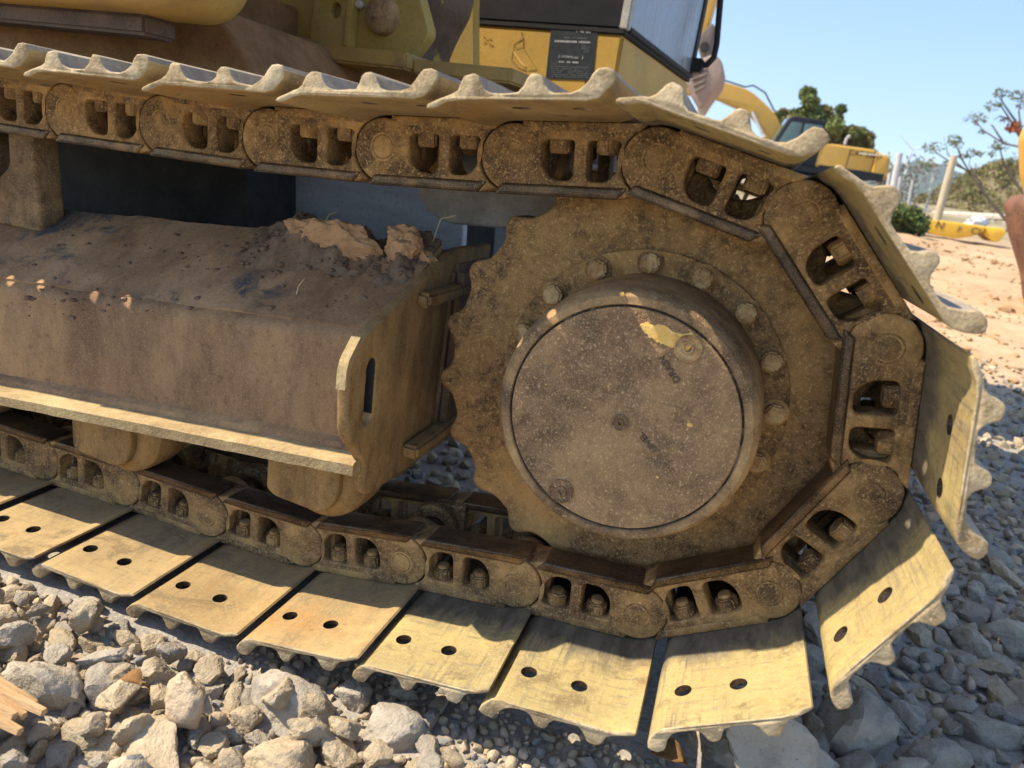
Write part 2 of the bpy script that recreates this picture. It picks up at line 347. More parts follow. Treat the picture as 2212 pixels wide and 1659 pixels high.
def f_grav(n, b):
    v = n.coord(rnd=False); v2 = n.vor(v, 34, out='Color'); sp = n.new('SeparateColor'); n.ln(v2, sp.inputs[0])
    base = n.mix(sp.outputs[0], (.36, .285, .185), (.54, .435, .295)); base = n.mix(n.ramp(sp.outputs[1], .6, .95), base, (.23, .225, .215))
    base = n.mix(n.ramp(n.noise(v, 300, 4, .7), .6, .74), base, (.2, .18, .15)); n.ln(base, b.inputs['Base Color']); b.inputs['Roughness'].default_value = .95
    b.inputs['Specular IOR Level'].default_value = .15
    p = n.bump(n.noise(v, 60, 4, .6), .8, .004, b); n.bump(n.noise(v, 240, 3, .55), .8, .0014, b, p)
M_grav = mat('gravel_stone', f_grav)
def f_ground(n, b):
    tc = n.new('TexCoord'); v = tc.outputs['Object']; sp = n.new('SeparateXYZ'); n.ln(v, sp.inputs[0])
    g = n.mix(n.ramp(n.noise(v, 30, 9, .72), .36, .66), (.27, .245, .21), (.42, .375, .305)); g = n.mix(n.ramp(n.noise(v, 160, 5, .7), .58, .7), g, (.5, .45, .37))
    d = n.mix(n.ramp(n.noise(v, 1.1, 9, .7), .35, .65), (.40, .265, .15), (.53, .385, .235)); d = n.mix(n.ramp(n.noise(v, 9, 9, .75), .55, .68), d, (.31, .20, .11))
    d = n.mix(n.ramp(n.noise(v, 24, 7, .7), .60, .72), d, (.60, .44, .27))
    yy = n.math('ADD', sp.outputs['Y'], n.math('MULTIPLY', n.math('SUBTRACT', n.noise(v, 1.4, 5, .6), .5), 1.6))
    gy = n.math('DIVIDE', n.math('SUBTRACT', yy, 3.0), 1.0); c = n.mix(n.ramp(gy, .0, 1.0), g, d)
    far = n.math('DIVIDE', n.math('SUBTRACT', sp.outputs['Y'], 17.0), 10.0); c = n.mix(n.ramp(far, 0, 1), c, n.mix(n.ramp(n.noise(v, .5, 7, .7), .4, .6), (.21, .185, .105), (.36, .30, .19)))
    n.ln(c, b.inputs['Base Color']); b.inputs['Roughness'].default_value = .97; b.inputs['Specular IOR Level'].default_value = .1
    p = n.bump(n.noise(v, 9, 5, .6), .7, .03, b); n.bump(n.noise(v, 70, 4, .6), .8, .005, b, p)
M_ground = mat('ground_soil', f_ground)

# ------------------------------------------------------------------ the ground
def H(x, y):
    h = 0.042 * (math.sqrt((max(y - 3.2, 0)) ** 2 + .6) - math.sqrt(.6)) if y > 3.2 else 0.0
    return min(h, 2.9)
def Hn(x, y):
    h = H(x, y)
    if y > -3 and y < 60:
        h += .014 * mnoise.noise((x * 2.1, y * 2.1, 0)) - .006
        if y > 2.6:
            k = min((y - 2.6) / 2, 1); h += k * (.05 * mnoise.fractal((x * .9, y * 1.6, 3), 1.0, 2.0, 4) + .05 * math.sin((y * 1.0 + x * .25) * 4.2) * mnoise.noise((x * .4, y * .4, 9)) * 2)
    return h
def axis(lo, hi, near0, near1, st, grow=1.16):
    a = list(np.arange(near0, near1, st)); s = st; v = near1
    while v < hi: a.append(v); s *= grow; v += s
    a.append(hi); s = st; v = near0 - st; b = []
    while v > lo: b.append(v); s *= grow; v -= s
    b.append(lo); return b[::-1] + a
XS = axis(-1500, 1500, -1.8, 4.2, .06); YS = axis(-300, 2500, -1.2, 9, .06, 1.10)
V = [(x, y, Hn(x, y)) for y in YS for x in XS]; nx = len(XS)
F = [(j * nx + i, j * nx + i + 1, (j + 1) * nx + i + 1, (j + 1) * nx + i) for j in range(len(YS) - 1) for i in range(nx - 1)]
tag(link('ground', mesh('ground', V, F, M_ground, True)), 'gravel and orange dirt ground rising away from the track', kind='structure')

# ------------------------------------------------------------------ the excavator: undercarriage
EX = empty('excavator', (-1.75, 1.29, 0))
tag(EX, 'muddy yellow crawler excavator standing on the gravel, its dusty track and drive sprocket close up', 'excavator')
EXI = Matrix.Translation(-Vector(EX.location))
def part(name, me, parent=EX, m=None):
    """a part given in world coordinates (or placed by the matrix m)"""
    o = link(name, me, parent); mw = m if m is not None else Matrix.Identity(4)
    o.matrix_parent_inverse = Matrix.Identity(4)
    o.matrix_local = (EXI @ mw) if parent is EX else mw
    return o
def sub(name, me, parent, m=None):
    o = link(name, me, parent)
    if m is not None: o.matrix_local = m
    return o
PN = [(-0.9788, .2645), (-0.7888, .2683), (-0.5989, .2723), (-0.4091, .2825), (-0.2199, .2989), (-0.0308, .3180), (.1552, .2793), (.2863, .1418), (.3162, -.0458), (.2343, -.2173), (.0695, -.3119), (-.1200, -.3261), (-.3087, -.3486), (-.4965, -.3771), (-.6865, -.3796), (-.8764, -.3758), (-1.0664, -.3772)]
PN = [(-0.9788 - .19 * k, .2645 - .002 * k) for k in range(6, 0, -1)] + PN + [(-1.0664 - .19 * k, -.3772) for k in range(1, 6)]
PITCH = .19
def link_matrix(i, dy=0.0):
    a, b = PN[i], PN[i + 1]; ang = math.atan2(-(b[1] - a[1]), b[0] - a[0])
    return Matrix.Translation((a[0], dy, a[1] + ZC)) @ Matrix.Rotation(ang, 4, 'Y')
# -- one shoe: profile in (t, n), three grousers, lip at the trailing end, curl at the leading end
prof = [(-10, -9), (-11.5, -6.5), (-9, -3.5), (4, 1.5), (12, 5), (18, 7), (24, 11), (28, 18), (31, 23), (35, 25.5), (42, 26), (47, 24), (50, 18), (54, 11), (60, 7.5), (70, 7), (84, 7), (91, 8.5), (96, 14), (99, 21), (103, 25), (110, 25.5), (115, 23), (118, 16), (122, 10), (128, 7.3), (136, 7), (146, 7.5), (155, 11), (162, 18), (167, 25), (172, 30), (180, 31.5), (187, 29), (190, 24), (188, 17), (182, 9.5), (174, 3), (163, 0), (140, 0), (60, 0), (24, 0), (12, -2), (0, -7.5)]
T0, H0 = -.022, .0423
def make_shoe(name, seed, m_in):
    r = random.Random(seed)
    lp = [(T0 + x / 1000 + r.uniform(-.0006, .0006), H0 + z / 1000 + r.uniform(-.0007, .0007) * (1 if z > 3 else .2)) for x, z in prof][::-1]
    me = slab(name, [lp], -.1985, .4015, None, .0022)
    cs = []
    for t in (.122, .052):
        cs.append(tubem('c', [(t, -.13, H0 - .03), (t, -.13, H0 + .05)], .0112, None, 20))
        cs.append(tubem('c', [(t, .33, H0 - .03), (t, .33, H0 + .05)], .0112, None, 20))
    bm = bmesh.new(); bm.from_mesh(me)      # cut the plate across so that wear can bend its outer end
    for yv in np.linspace(-.17, .37, 14):
        bmesh.ops.bisect_plane(bm, geom=bm.verts[:] + bm.edges[:] + bm.faces[:], plane_co=(0, yv, 0), plane_no=(0, 1, 0))
    bm.to_mesh(me); bm.free()
    me = cut(me, cs)
    for v in me.vertices:
        q = v.co * 9 + Vector((seed * 7.3, 0, 0)); v.co.z += .0013 * mnoise.noise(q); e = abs(v.co.y + .1985)
        if e < .004: v.co.y += .0022 * mnoise.noise(v.co * 70 + Vector((seed, 3, 0)))
    me.materials.clear()
    for m in (m_in, M_wear, M_end, M_rail): me.materials.append(m)
    for p in me.polygons:
        nn = p.normal; hd = min(math.hypot(p.center.x - t, p.center.y - yy) for t in (.122, .052) for yy in (-.13, .33))
        if hd < .0122 and abs(nn.z) < .6: p.material_index = 3  # hole walls take the dark steel to stand for shade inside
        elif abs(nn.y) > .55: p.material_index = 2
        elif nn.z > -.12 and p.center.z > H0 + .0015: p.material_index = 1
        else: p.material_index = 0
    return me
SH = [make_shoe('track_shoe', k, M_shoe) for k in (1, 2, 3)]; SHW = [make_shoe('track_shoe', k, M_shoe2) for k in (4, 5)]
# -- one link
def make_link():
    ol = [(.020, .0415), (.010, .0385)] + arc(0, -.004, .043, 72, 252, 18) + [(-.004, -.0505), (.148, -.0505)] + arc(.19, -.004, .0453, 243, 122, 14) + [(.172, .0415)]
    w1 = rounded([(.040, .020), (.084, .020), (.084, -.031), (.054, -.031), (.040, -.012)], [.009, .006, .010, .022, .02], 5)
    w2 = rounded([(.101, .020), (.145, .020), (.145, -.010), (.131, -.031), (.101, -.031)], [.006, .009, .02, .022, .010], 5)
    return slab('track_link', [ol, w1[::-1], w2[::-1]], 0, .044, M_link, .0035, res=3)
L_body = make_link()
L_ear = slab('link_ear', [arc(.19, -.004, .044, 0, 360, 28)[:-1]], .046, .078, M_link, .004)
L_neck = slab('link_neck', [rounded([(.140, .038), (.185, .034), (.185, -.045), (.135, -.048)], .006)], .024, .060, M_link, .003)
L_rail = slab('rail', [rounded([(-.012, -.037), (-.022, -.052), (.144, -.052), (.158, -.037)], [.004, .003, .003, .004])], -.0035, .05, M_rail, .004, res=3)
L_pad = slab('shoe_pad', [rounded([(.024, .030), (.012, .0418), (.176, .0418), (.164, .030)], .003)], -.002, .05, M_link, .0022)
L_pin = lathe('pin_end', [(0, -.0007), (.013, -.0006), (.0150, .0002), (.0162, .0004), (.0172, -.0004), (.019, -.0003), (.0205, .0008), (.0205, .003)], M_link, 32)
L_bolt = hexm('bolt_head', .0165, .021, M_link); 
L_stud = tubem('bolt_stud', [(0, 0, 0), (0, 0, .0265)], .0095, M_link, 16, .001)
L_plug = tubem('added_light_plug', [(0, 0, 0), (0, 0, .006)], .0118, M_mud, 16)
L_bush = tubem('bushing', [(0, .05, 0), (0, .15, 0)], .029, M_rail, 20)
bolt_rots = [Matrix.Translation((t, y, H0 - .018)) @ Matrix.Rotation(math.pi, 4, 'X') for t in (.062, .124) for y in (.019,)]
MIR = Matrix.Translation((0, .2, 0)) @ Matrix.Scale(-1, 4, (0, 1, 0))
def mirrored(me):
    m2 = me.copy(); m2.transform(MIR); m2.flip_normals(); return m2
RB, RE, RN, RR, RP = (mirrored(m) for m in (L_body, L_ear, L_neck, L_rail, L_pad))
for i in range(len(PN) - 1):
    a, b = PN[i], PN[i + 1]
    m = link_matrix(i); jig = random.uniform(-.003, .003)
    wrap = 11 <= i <= 17
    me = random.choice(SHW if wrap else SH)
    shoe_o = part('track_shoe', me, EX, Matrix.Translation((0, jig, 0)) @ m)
    if i in (6, 7, 8):  # plugs added to stop light spots from these holes reaching the frame
        for t in (.122, .052): sub('added_light_plug', L_plug, EX.children[-1] if False else shoe_o, Matrix.Translation((t, -.13, H0 + .004)))
    lk = part('track_link', L_body, EX, m)
    for nm, q in (('link_ear', L_ear), ('link_neck', L_neck), ('rail', L_rail), ('shoe_pad', L_pad), ('pin_end', L_pin)): sub(nm, q, lk)
    for k, bmx in enumerate(bolt_rots):
        rr = Matrix.Rotation(random.uniform(0, 1), 4, 'Z'); bo = sub('bolt_head', L_bolt, lk, bmx @ rr)
        if i > 14: sub('bolt_stud', L_stud, lk, bmx)
    lk2 = part('track_link', RB, EX, m)
    for nm, q in (('link_ear', RE), ('link_neck', RN), ('rail', RR), ('shoe_pad', RP), ('bushing', L_bush)): sub(nm, q, lk2)
    for bmx in bolt_rots: sub('bolt_head', L_bolt, lk2, Matrix.Translation((0, .156, 0)) @ bmx)
    # the far track
    part('track_shoe', random.choice(SH), EX, Matrix.Translation((0, 2.38, 0)) @ m)
    part('track_link', RB, EX, Matrix.Translation((0, 2.38, 0)) @ m); part('track_link', L_body, EX, Matrix.Translation((0, 2.38, 0)) @ m)

# -- sprocket, hub and cover
NT = 21; a7 = math.degrees(math.atan2(PN[13][1], PN[13][0])); out = []
for k in range(NT):
    a = a7 + k * 360 / NT; h = 180 / NT
    for da, r in ((-.50, .2975), (-.36, .294), (-.18, .2925), (0, .292), (.18, .2925), (.36, .294), (.50, .2975), (.62, .303), (.74, .3085), (.86, .3115), (1.0, .3125), (1.14, .3115), (1.26, .3085), (1.38, .303)):
        aa = D2R(a + da * h); r += .0022 * mnoise.noise((k * 3.1, da * 1.3, 0)); out.append((r * math.cos(aa), r * math.sin(aa)))
SPM = Matrix.Translation((0, 0, ZC))
spr = part('sprocket', slab('sprocket', [out, arc(0, 0, .12, 360, 0, 48)[:-1]], .066, .128, M_spr, .007, res=3), EX, SPM)
sub('bolt_flange', lathe('bolt_flange', [(.15, .058), (.2035, .058), (.2045, .0595), (.2045, .07)], M_spr, 128), spr)
hb = hexm('sprocket_bolt', .0152, .014, M_tooth, .003)
wash = lathe('bolt_washer', [(.0, -.001), (.0185, -.001), (.0185, .002)], M_spr, 24)
for k in range(16):
    a = D2R(28.3 + 22.5 * k); mm = Matrix.Translation((.187 * math.cos(a), .056, .187 * math.sin(a))) @ Matrix.Rotation(math.pi / 2, 4, 'X') @ Matrix.Rotation(random.uniform(0, 1), 4, 'Z')
    sub('sprocket_bolt', hb, spr, mm)
    sub('bolt_washer', wash, spr, Matrix.Translation((.187 * math.cos(a), .0565, .187 * math.sin(a))))
YH = -.083
hub = part('final_drive_housing', lathe('final_drive_housing', [(.172, .06), (.171, .02), (.169, -.03), (.167, -.060), (.165, -.070), (.1615, -.078), (.1575, YH), (.1485, YH - .0006), (.1475, YH + .001), (.1470, YH + .007), (.10, YH + .007)], M_hub, 160), EX, SPM)
sub('cover_groove', lathe('cover_groove', [(.1472, YH + .0035), (.1443, YH + .0035)], M_groove, 160), hub)
cov = part('final_drive_cover', lathe('final_drive_cover', [(.1445, YH + .010), (.1445, YH + .0012), (.1435, YH), (.02, YH - .0005), (0, YH - .0005)], M_cover, 160), EX, SPM)
def onface(u, v): p = px(u, v, 1, YH); return p.x, p.z - ZC
def plug(u, v, r, m=M_cover):
    x, z = onface(u, v); o = sub('drain_plug', lathe('drain_plug', [(r, .002), (r, -.0022), (r * .93, -.0028), (r * .86, -.001), (r * .5, -.0012), (r * .45, -.0005), (r * .4, -.0035), (r * .28, -.004), (r * .18, .001), (0, .001)], m, 40), cov, Matrix.Translation((x, YH - .0006, z)))
plug(1340, 912, .0105); plug(1213, 1060, .0165); plug(1487, 752, .0165, M_tooth)
def ftext(s, u, v, size, rot, m):
    x, z = onface(u, v)
    M_stamp = bpy.data.materials.get('stamp_dark') or grime('stamp_dark', (.06, .045, .03), (.10, .075, .05), (.17, .125, .08), (.3, .24, .17), 40, 20, .5, .62, .66, .9)
    m = M_stamp
    t = slab('lettering', None, -.0016, .001, m, .0002, text=s, size=size)
    sub('lettering', t, cov, Matrix.Translation((x, YH - .0006, z)) @ Matrix.Rotation(D2R(rot), 4, 'Y'))
ftext('DRAIN', 1447, 797, .0125, 226, M_cover); ftext('LEVEL', 1400, 955, .0115, 218, M_cover)
def blob_patch(name, pts, y0, y1, m, parent, wob=.0):
    return sub(name, slab(name, [pts], y0, y1, m, .0015), parent)
def patch_px(lst): return [onface(u, v) for u, v in lst]
pp = [(1384, 703), (1395, 696), (1415, 702), (1432, 700), (1450, 712), (1463, 720), (1478, 722), (1490, 716), (1500, 722), (1502, 738), (1494, 752), (1480, 757), (1468, 748), (1450, 750), (1434, 744), (1418, 738), (1404, 728), (1392, 718)]
q = []
for k in range(len(pp)):
    for t in (0, .33, .66): u_, v_ = (pp[k][0] * (1 - t) + pp[(k + 1) % len(pp)][0] * t, pp[k][1] * (1 - t) + pp[(k + 1) % len(pp)][1] * t); q.append(onface(u_ + random.uniform(-2.2, 2.2), v_ + random.uniform(-2.2, 2.2)))
if sum((q[i - 1][0] * q[i][1] - q[i][0] * q[i - 1][1]) for i in range(len(q))) < 0: q = q[::-1]
sub('clay_patch', slab('clay_patch', [rounded(q, .0008, 2)], YH - .0016, YH + .001, M_chalk, .0006), cov)
for (u, v, s) in [(1491, 917, 6), (1345, 635, 6), (1420, 1030, 3), (1265, 880, 2), (1180, 830, 2), (1300, 1000, 2)]:
    x, z = onface(u, v); r = s / 1549
    sub('clay_speck', slab('clay_speck', [[(x + r * random.uniform(.6, 1.3) * math.cos(k), z + r * random.uniform(.5, 1) * math.sin(k)) for k in np.arange(0, 6.2, .9)]], YH - .0022, YH + .001, M_chalk, .0004), cov)

def lump0(name, loc, dims):
    bm = bmesh.new(); bmesh.ops.create_icosphere(bm, subdivisions=3, radius=1)
    for v in bm.verts: v.co = Vector((v.co.x * dims[0], v.co.y * dims[1], v.co.z * dims[2])) + Vector(loc)
    return fin(bm, name, M_flange, 60)
# -- track frame (tilted up a little towards the sprocket)
SL = .085; XR = -.359                         # slope of the frame, its end at the plate
def fz(x): return SL * (x + .42)
def sheet(name, prof, x0, x1, m, nx=60, amp=0.0, freq=9, seed=0, closed=True):
    """a cross-section (y, z) swept along x following the frame's slope; amp = lumps pushed along the section normal"""
    bm = bmesh.new(); rings = []
    for i in range(nx + 1):
        x = x0 + (x1 - x0) * i / nx; rg = []
        for k, (y, z) in enumerate(prof):
            dz = amp * (mnoise.fractal((x * freq, y * freq, z * freq + seed), 1, 2, 4)) if amp else 0
            rg.append(bm.verts.new((x, y - dz * .3, z + fz(x) + dz)))
        rings.append(rg)
    n = len(prof)
    for a, b in zip(rings, rings[1:]):
        for k in range(n if closed else n - 1): bm.faces.new([a[k], a[(k + 1) % n], b[(k + 1) % n], b[k]])
    if closed: bm.faces.new(rings[0]); bm.faces.new(rings[-1][::-1])
    return fin(bm, name, m, 35)
ZS = ZC
side = [(-.070, -.150), (-.070, .010)] + [(-.070 + .022 * (1 - math.cos(a)), .010 + .022 * math.sin(a)) for a in np.linspace(.25, 1.15, 5)] + [(-.03, .045), (.0, .033), (.0, -.15)]
trf = part('track_frame', sheet('track_frame', [(y, z + ZS) for y, z in side], -2.2, XR, M_frame, 40, .0012, 7), EX)
def topz(y): return .0328 + (y + .052) * .56
topp = [(y, topz(y) + ZS + .0025) for y in np.linspace(-.056, .135, 26)] + [(.135, -.02 + ZS), (-.03, -.02 + ZS)]
bm_top = sheet('frame_top', topp, -2.2, XR, M_ftop, 190, .0036, 13, 4)
sub('frame_top', bm_top, trf, None); 
for o in trf.children: o.matrix_local = Matrix.Identity(4)
def part_of(name, me, parent):
    """world-coordinate mesh as a child of a part that is itself in world coordinates"""
    return sub(name, me, parent)
part_of('frame_flange', sheet('frame_flange', [(-.118, -.1665 + ZS), (-.1195, -.150 + ZS), (-.115, -.1465 + ZS), (-.072, -.1445 + ZS), (-.066, -.150 + ZS), (-.03, -.150 + ZS), (-.03, -.168 + ZS)], -2.2, XR + .012, M_flange, 160, .0011, 22, 2), trf)
part_of('frame_weld', sheet('frame_weld', [(-.084, -.1455 + ZS), (-.080, -.137 + ZS), (-.069, -.131 + ZS), (-.066, -.146 + ZS)], -2.2, XR, M_frame, 200, .0018, 40, 6), trf)
part_of('frame_inner_wall', sheet('frame_inner_wall', [(.16, -.15 + ZS), (.16, .10 + ZS), (.19, .10 + ZS), (.19, -.15 + ZS)], -2.2, XR - .01, M_dark, 4), trf)
# end plate, seen edge on, with its slot
EPX0, EPX1 = -.3585, -.340
epo = [(-.165, .012), (-.133, .046), (.155, .142), (.32, .142), (.32, -.215), (.205, -.216), (.14, -.213), (.075, -.211), (-.072, -.206), (-.095, -.195), (-.098, -.146), (-.152, -.088)]
epo = rounded(epo, [.012, .012, .02, .004, .004, .02, .02, .02, .012, .012, .008, .016], 4)
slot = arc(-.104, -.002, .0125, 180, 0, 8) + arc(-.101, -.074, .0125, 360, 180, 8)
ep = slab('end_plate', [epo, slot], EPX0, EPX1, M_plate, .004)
ep.transform(Matrix(((0, 1, 0, 0), (1, 0, 0, 0), (0, 0, 1, ZC), (0, 0, 0, 1)))); ep.flip_normals()
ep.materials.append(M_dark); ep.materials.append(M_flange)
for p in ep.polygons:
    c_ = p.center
    if -.118 < c_.y < -.087 and -.09 + ZC < c_.z < .014 + ZC and abs(p.normal.x) < .6: p.material_index = 2 if c_.z < -.068 + ZC else 1  # slot walls coloured dark for shade, the foot pale for sunlight
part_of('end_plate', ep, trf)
part_of('end_plate_painted_light', sheet('end_plate_painted_light', [(y_, z_ + ZS - fz(-.349)) for y_, z_ in [(-.1664, -.02), (-.1668, .006), (-.161, .020), (-.150, .032), (-.137, .0455), (-.139, .040), (-.158, -.015)]], EPX0 + .002, EPX1 - .003, M_flange, 12, .0009, 30), trf)  # pale strip standing in for sunlight on the chamfer
part_of('slot_painted_shade', boxm('slot_painted_shade', (-.366, -.3588, -.122, -.084, -.096 + ZC, .018 + ZC), M_dark, .001), trf)  # added dark plate standing in for the shade inside the slot
part_of('slot_painted_light', lump0('slot_painted_light', (-.352, -.101, -.079 + ZC), (.005, .0085, .010)), trf)  # pale lump standing in for sunlight at the foot of the slot
part_of('gusset', boxm('gusset', (-.341, -.318, .015, .30, .066 + ZC, .088 + ZC), M_plate, .005), trf)
part_of('gusset', boxm('gusset', (-.341, -.312, .02, .30, -.178 + ZC, -.156 + ZC), M_plate, .005), trf)
part_of('gusset_web', boxm('gusset_web', (-.341, -.325, .20, .30, -.157 + ZC, .067 + ZC), M_dark, .003), trf)
# -- rollers under the frame
def roller(x, zc):
    r = part('track_roller', lathe('track_roller', [(0, -.024), (.03, -.024), (.034, -.028), (.060, -.028), (.070, -.022), (.080, -.012), (.082, .0), (.082, .045), (.075, .05), (.075, .15), (.082, .155), (.082, .20), (0, .20)], M_plate, 48), EX, Matrix.Translation((x, 0, zc)))
    bmk = slab('roller_collar', [rounded([(-.085, .09), (-.085, -.045), (-.070, -.055), (.02, -.062), (.045, -.03), (.045, .09)], [.006, .01, .01, .02, .02, .006])], -.042, -.024, M_plate, .005)
    sub('roller_collar', bmk, r)
roller(-.855, .455 - .252); roller(-.455, .455 - .220); roller(-1.25, .455 - .256)
# -- carrier roller and its bracket at the left
part('carrier_roller', lathe('carrier_roller', [(0, -.01), (.05, -.01), (.058, -.004), (.06, .01), (.06, .2), (0, .2)], M_hub, 40), EX, Matrix.Translation((-1.30, 0, .138 + ZC)))
part('carrier_bracket', slab('carrier_bracket', [rounded([(-1.235, .04), (-1.225, .12), (-1.19, .15), (-1.19, .215), (-1.13, .215), (-1.118, .04)], .012)], .065, .12, M_hub, .008), EX, Matrix.Translation((0, 0, ZC)))
# -- travel motor guard behind the sprocket, far frame, car body
mg = slab('motor_guard', [rounded([(-.52, .33), (-.49, .20), (-.44, .165), (-.30, .175), (-.24, .205), (-.2, .26), (-.2, .33)], [.01, .03, .03, .05, .05, .05, .01])], .30, .36, M_guard, .008)
part('motor_guard', mg, EX, Matrix.Translation((0, 0, ZC)))
part('motor_case', boxm('motor_case', (-.50, -.322, .142, .32, -.2 + ZC, .118 + ZC), M_mud2, .012), EX)
part('travel_motor', lathe('travel_motor', [(0, .13), (.16, .13), (.165, .15), (.165, .30), (.13, .31), (.13, .52), (0, .52)], M_dark, 48), EX, SPM)
part('car_body_top', slab('car_body_top', [[(-2.6, .245), (-.90, .245), (-.86, .33), (-1.02, .50), (-2.6, .50)]], .38, 2.1, M_under, .012), EX, Matrix.Translation((0, 0, ZC)))
cb = slab('car_body', [[(-2.6, -.12), (-.93, -.12), (-.955, .235), (-2.6, .235)]], .42, 2.1, M_dark, .01)
part('car_body', cb, EX, Matrix.Translation((0, 0, ZC)))
part('track_frame', boxm('track_frame', (-2.2, -.42, 2.22, 2.5, -.14 + ZC, .20 + ZC), M_farf, .01), EX)
part('axle_plate', slab('axle_plate', [[(-1.2, -.02), (-.50, .02), (-.52, .30), (-1.2, .30)]], .60, .63, M_farf, .006), EX, Matrix.Translation((0, 0, ZC)))
part('sprocket', slab('sprocket', [out], 2.45, 2.51, M_spr, .006), EX, SPM)
bmr = bmesh.new(); tube(bmr, [(-1.75, 1.29, .86), (-1.75, 1.29, .975)], .80, 64); part('swing_bearing', fin(bmr, 'swing_bearing', M_under, 40, .01), EX)

# ------------------------------------------------------------------ the excavator: upper structure (house), yawed
YAW = D2R(-8.8); HM = Matrix.Translation((-1.75, 1.29, 0)) @ Matrix.Rotation(YAW, 4, 'Z')
def hpart(name, me, parent=EX): return part(name, me, EX, HM)
def hl(p):
    q = HM.inverted() @ Vector(p); return q
# deck and right-hand tank panel with a rounded lower edge
hpart('added_shade_block', boxm('added_shade_block', (-1.6, 1.08, -1.05, -.78, 1.9, 3.0), M_yel, .05))  # unseen block, added high up only to shade the gravel on the right
hpart('engine_hood', boxm('engine_hood', (-2.6, -.6, -.28, 1.2, 1.10, 2.3), M_yel, .06))
hpart('deck', boxm('deck', (-1.6, .62, -1.0, 1.25, .975, 1.06), M_under, .01))
def sweepx(name, sec, x0, x1, m, nx=10, amp=0, deg=40, endround=0):
    bm = bmesh.new(); rings = []
    for i in range(nx + 1):
        t = i / nx; x = x0 + (x1 - x0) * t
        rings.append([bm.verts.new((x, y + amp * mnoise.noise((x * 1.3, y, z)), z)) for y, z in sec])
    for a, b in zip(rings, rings[1:]):
        for k in range(len(sec)): bm.faces.new([a[k], a[(k + 1) % len(sec)], b[(k + 1) % len(sec)], b[k]])
    bm.faces.new(rings[0]); bm.faces.new(rings[-1][::-1]); return fin(bm, name, m, deg)
tsec = [(-1.10, .905)] + [(-1.08 - .12 * math.sin(a), 1.03 - .12 * math.cos(a)) for a in np.linspace(.25, 1.57, 8)] + [(-1.21, 2.0), (-.5, 2.0), (-.5, .90)]
tk = hpart('tank_panel', slab('tank_panel', [rounded([(-1.6, .90), (1.04, .90), (1.10, 1.02), (1.12, 2.05), (-1.6, 2.05)], [.01, .06, .12, .03, .02], 8)], -1.06, -.86, M_yeldirty, .05, res=5))
hpart('tank_skirt', boxm('tank_skirt', (-1.6, .90, -.97, -.9, .865, .90), M_chip, .006))
# boom bracket
br = hpart('boom_bracket', slab('boom_bracket', [rounded([(.48, .96), (1.0, .955), (1.05, 1.02), (1.0, 1.12), (.93, 1.2), (.97, 1.35), (.9, 1.6), (.48, 1.6)], .02)], -.29, -.25, M_olive, .004))
part('boom_bracket', slab('boom_bracket', [rounded([(.48, .96), (.88, .955), (.84, 1.2), (.8, 1.6), (.48, 1.6)], .02)], .25, .29, M_olive, .004), EX, HM)
def bsub(name, me): return sub(name, me, br)
pz = hl(px(830, 35, 1, .86))
pm = Matrix.Translation((pz.x, -.29, pz.z))
bsub('boom_pin', lathe('boom_pin', [(0, -.040), (.010, -.040), (.014, -.036), (.030, -.034), (.043, -.026), (.046, -.012), (.046, .0)], M_hub, 32)).matrix_local = pm
g0 = hl(px(714, 18, 1, .84))
gus = slab('bracket_gusset', [rounded([(g0.x - .085, .965), (g0.x + .035, .965), (g0.x + .035, 1.7), (g0.x - .02, 1.7)], .004), arc(g0.x - .002, g0.z, .019, 360, 0, 16)[:-1]], -.315, -.292, M_olive, .003)
bsub('bracket_gusset', gus)
bsub('bracket_rib', boxm('bracket_rib', (g0.x + .040, g0.x + .056, -.325, -.2905, .967, 1.7), M_olive, .003))
kn = hl(px(765, 5, 1, .84)); bsub('grease_nipple', lathe('grease_nipple', [(0, -.02), (.008, -.02), (.011, -.012), (.008, 0)], M_pale, 14)).matrix_local = Matrix.Translation((kn.x, -.292, kn.z))
l0 = hl(px(655, 112, 1, .82)); l1 = hl(px(888, 140, 1, .82))
hpart('bracket_base_plate', boxm('bracket_base_plate', (l0.x, l1.x + .02, -.37, -.24, l0.z - .018, l0.z + .022), M_yeldirty, .006))
hpart('front_cross_plate', boxm('front_cross_plate', (l1.x + .022, l1.x + .30, -.34, .9, l0.z - .022, l0.z + .012), M_yeldirty, .005))
# boom foot: dark curved casting that rises out of the picture
def bpt(u, v, y=1.15): q = hl(px(u, v, 1, y)); return (q.x, q.z)
bo = [bpt(880, -260), bpt(868, 0), bpt(900, 60), bpt(890, 110), bpt(900, 165), bpt(940, 172), bpt(950, 120), bpt(975, 70), bpt(1000, 30), bpt(1012, -40), bpt(1010, -260)]
if sum((bo[i - 1][0] * bo[i][1] - bo[i][0] * bo[i - 1][1]) for i in range(len(bo))) < 0: bo = bo[::-1]
bom = hpart('boom_foot', slab('boom_foot', [rounded(bo, .03, 4)], -.20, .06, M_chip, .012))
bv = [bpt(884, 120, 1.02), bpt(888, 60, 1.02), bpt(910, 30, 1.02), bpt(935, 0, 1.02), bpt(960, -40, 1.02), bpt(990, -40, 1.02), bpt(955, 20, 1.02), bpt(925, 60, 1.02), bpt(905, 110, 1.02), bpt(900, 150, 1.02)]
if sum((bv[i - 1][0] * bv[i][1] - bv[i][0] * bv[i - 1][1]) for i in range(len(bv))) < 0: bv = bv[::-1]
sub('boom_foot_edge', slab('boom_foot_edge', [rounded(bv, .01, 3)], -.235, -.203, M_olive, .004), bom)
for sy in (-.42, .42): hpart('boom_cylinder', tubem('boom_cylinder', [(1.15, sy, 1.55), (1.5, sy, 2.25), (2.1, sy, 3.3)], [.11, .11, .07], M_yel, 16))
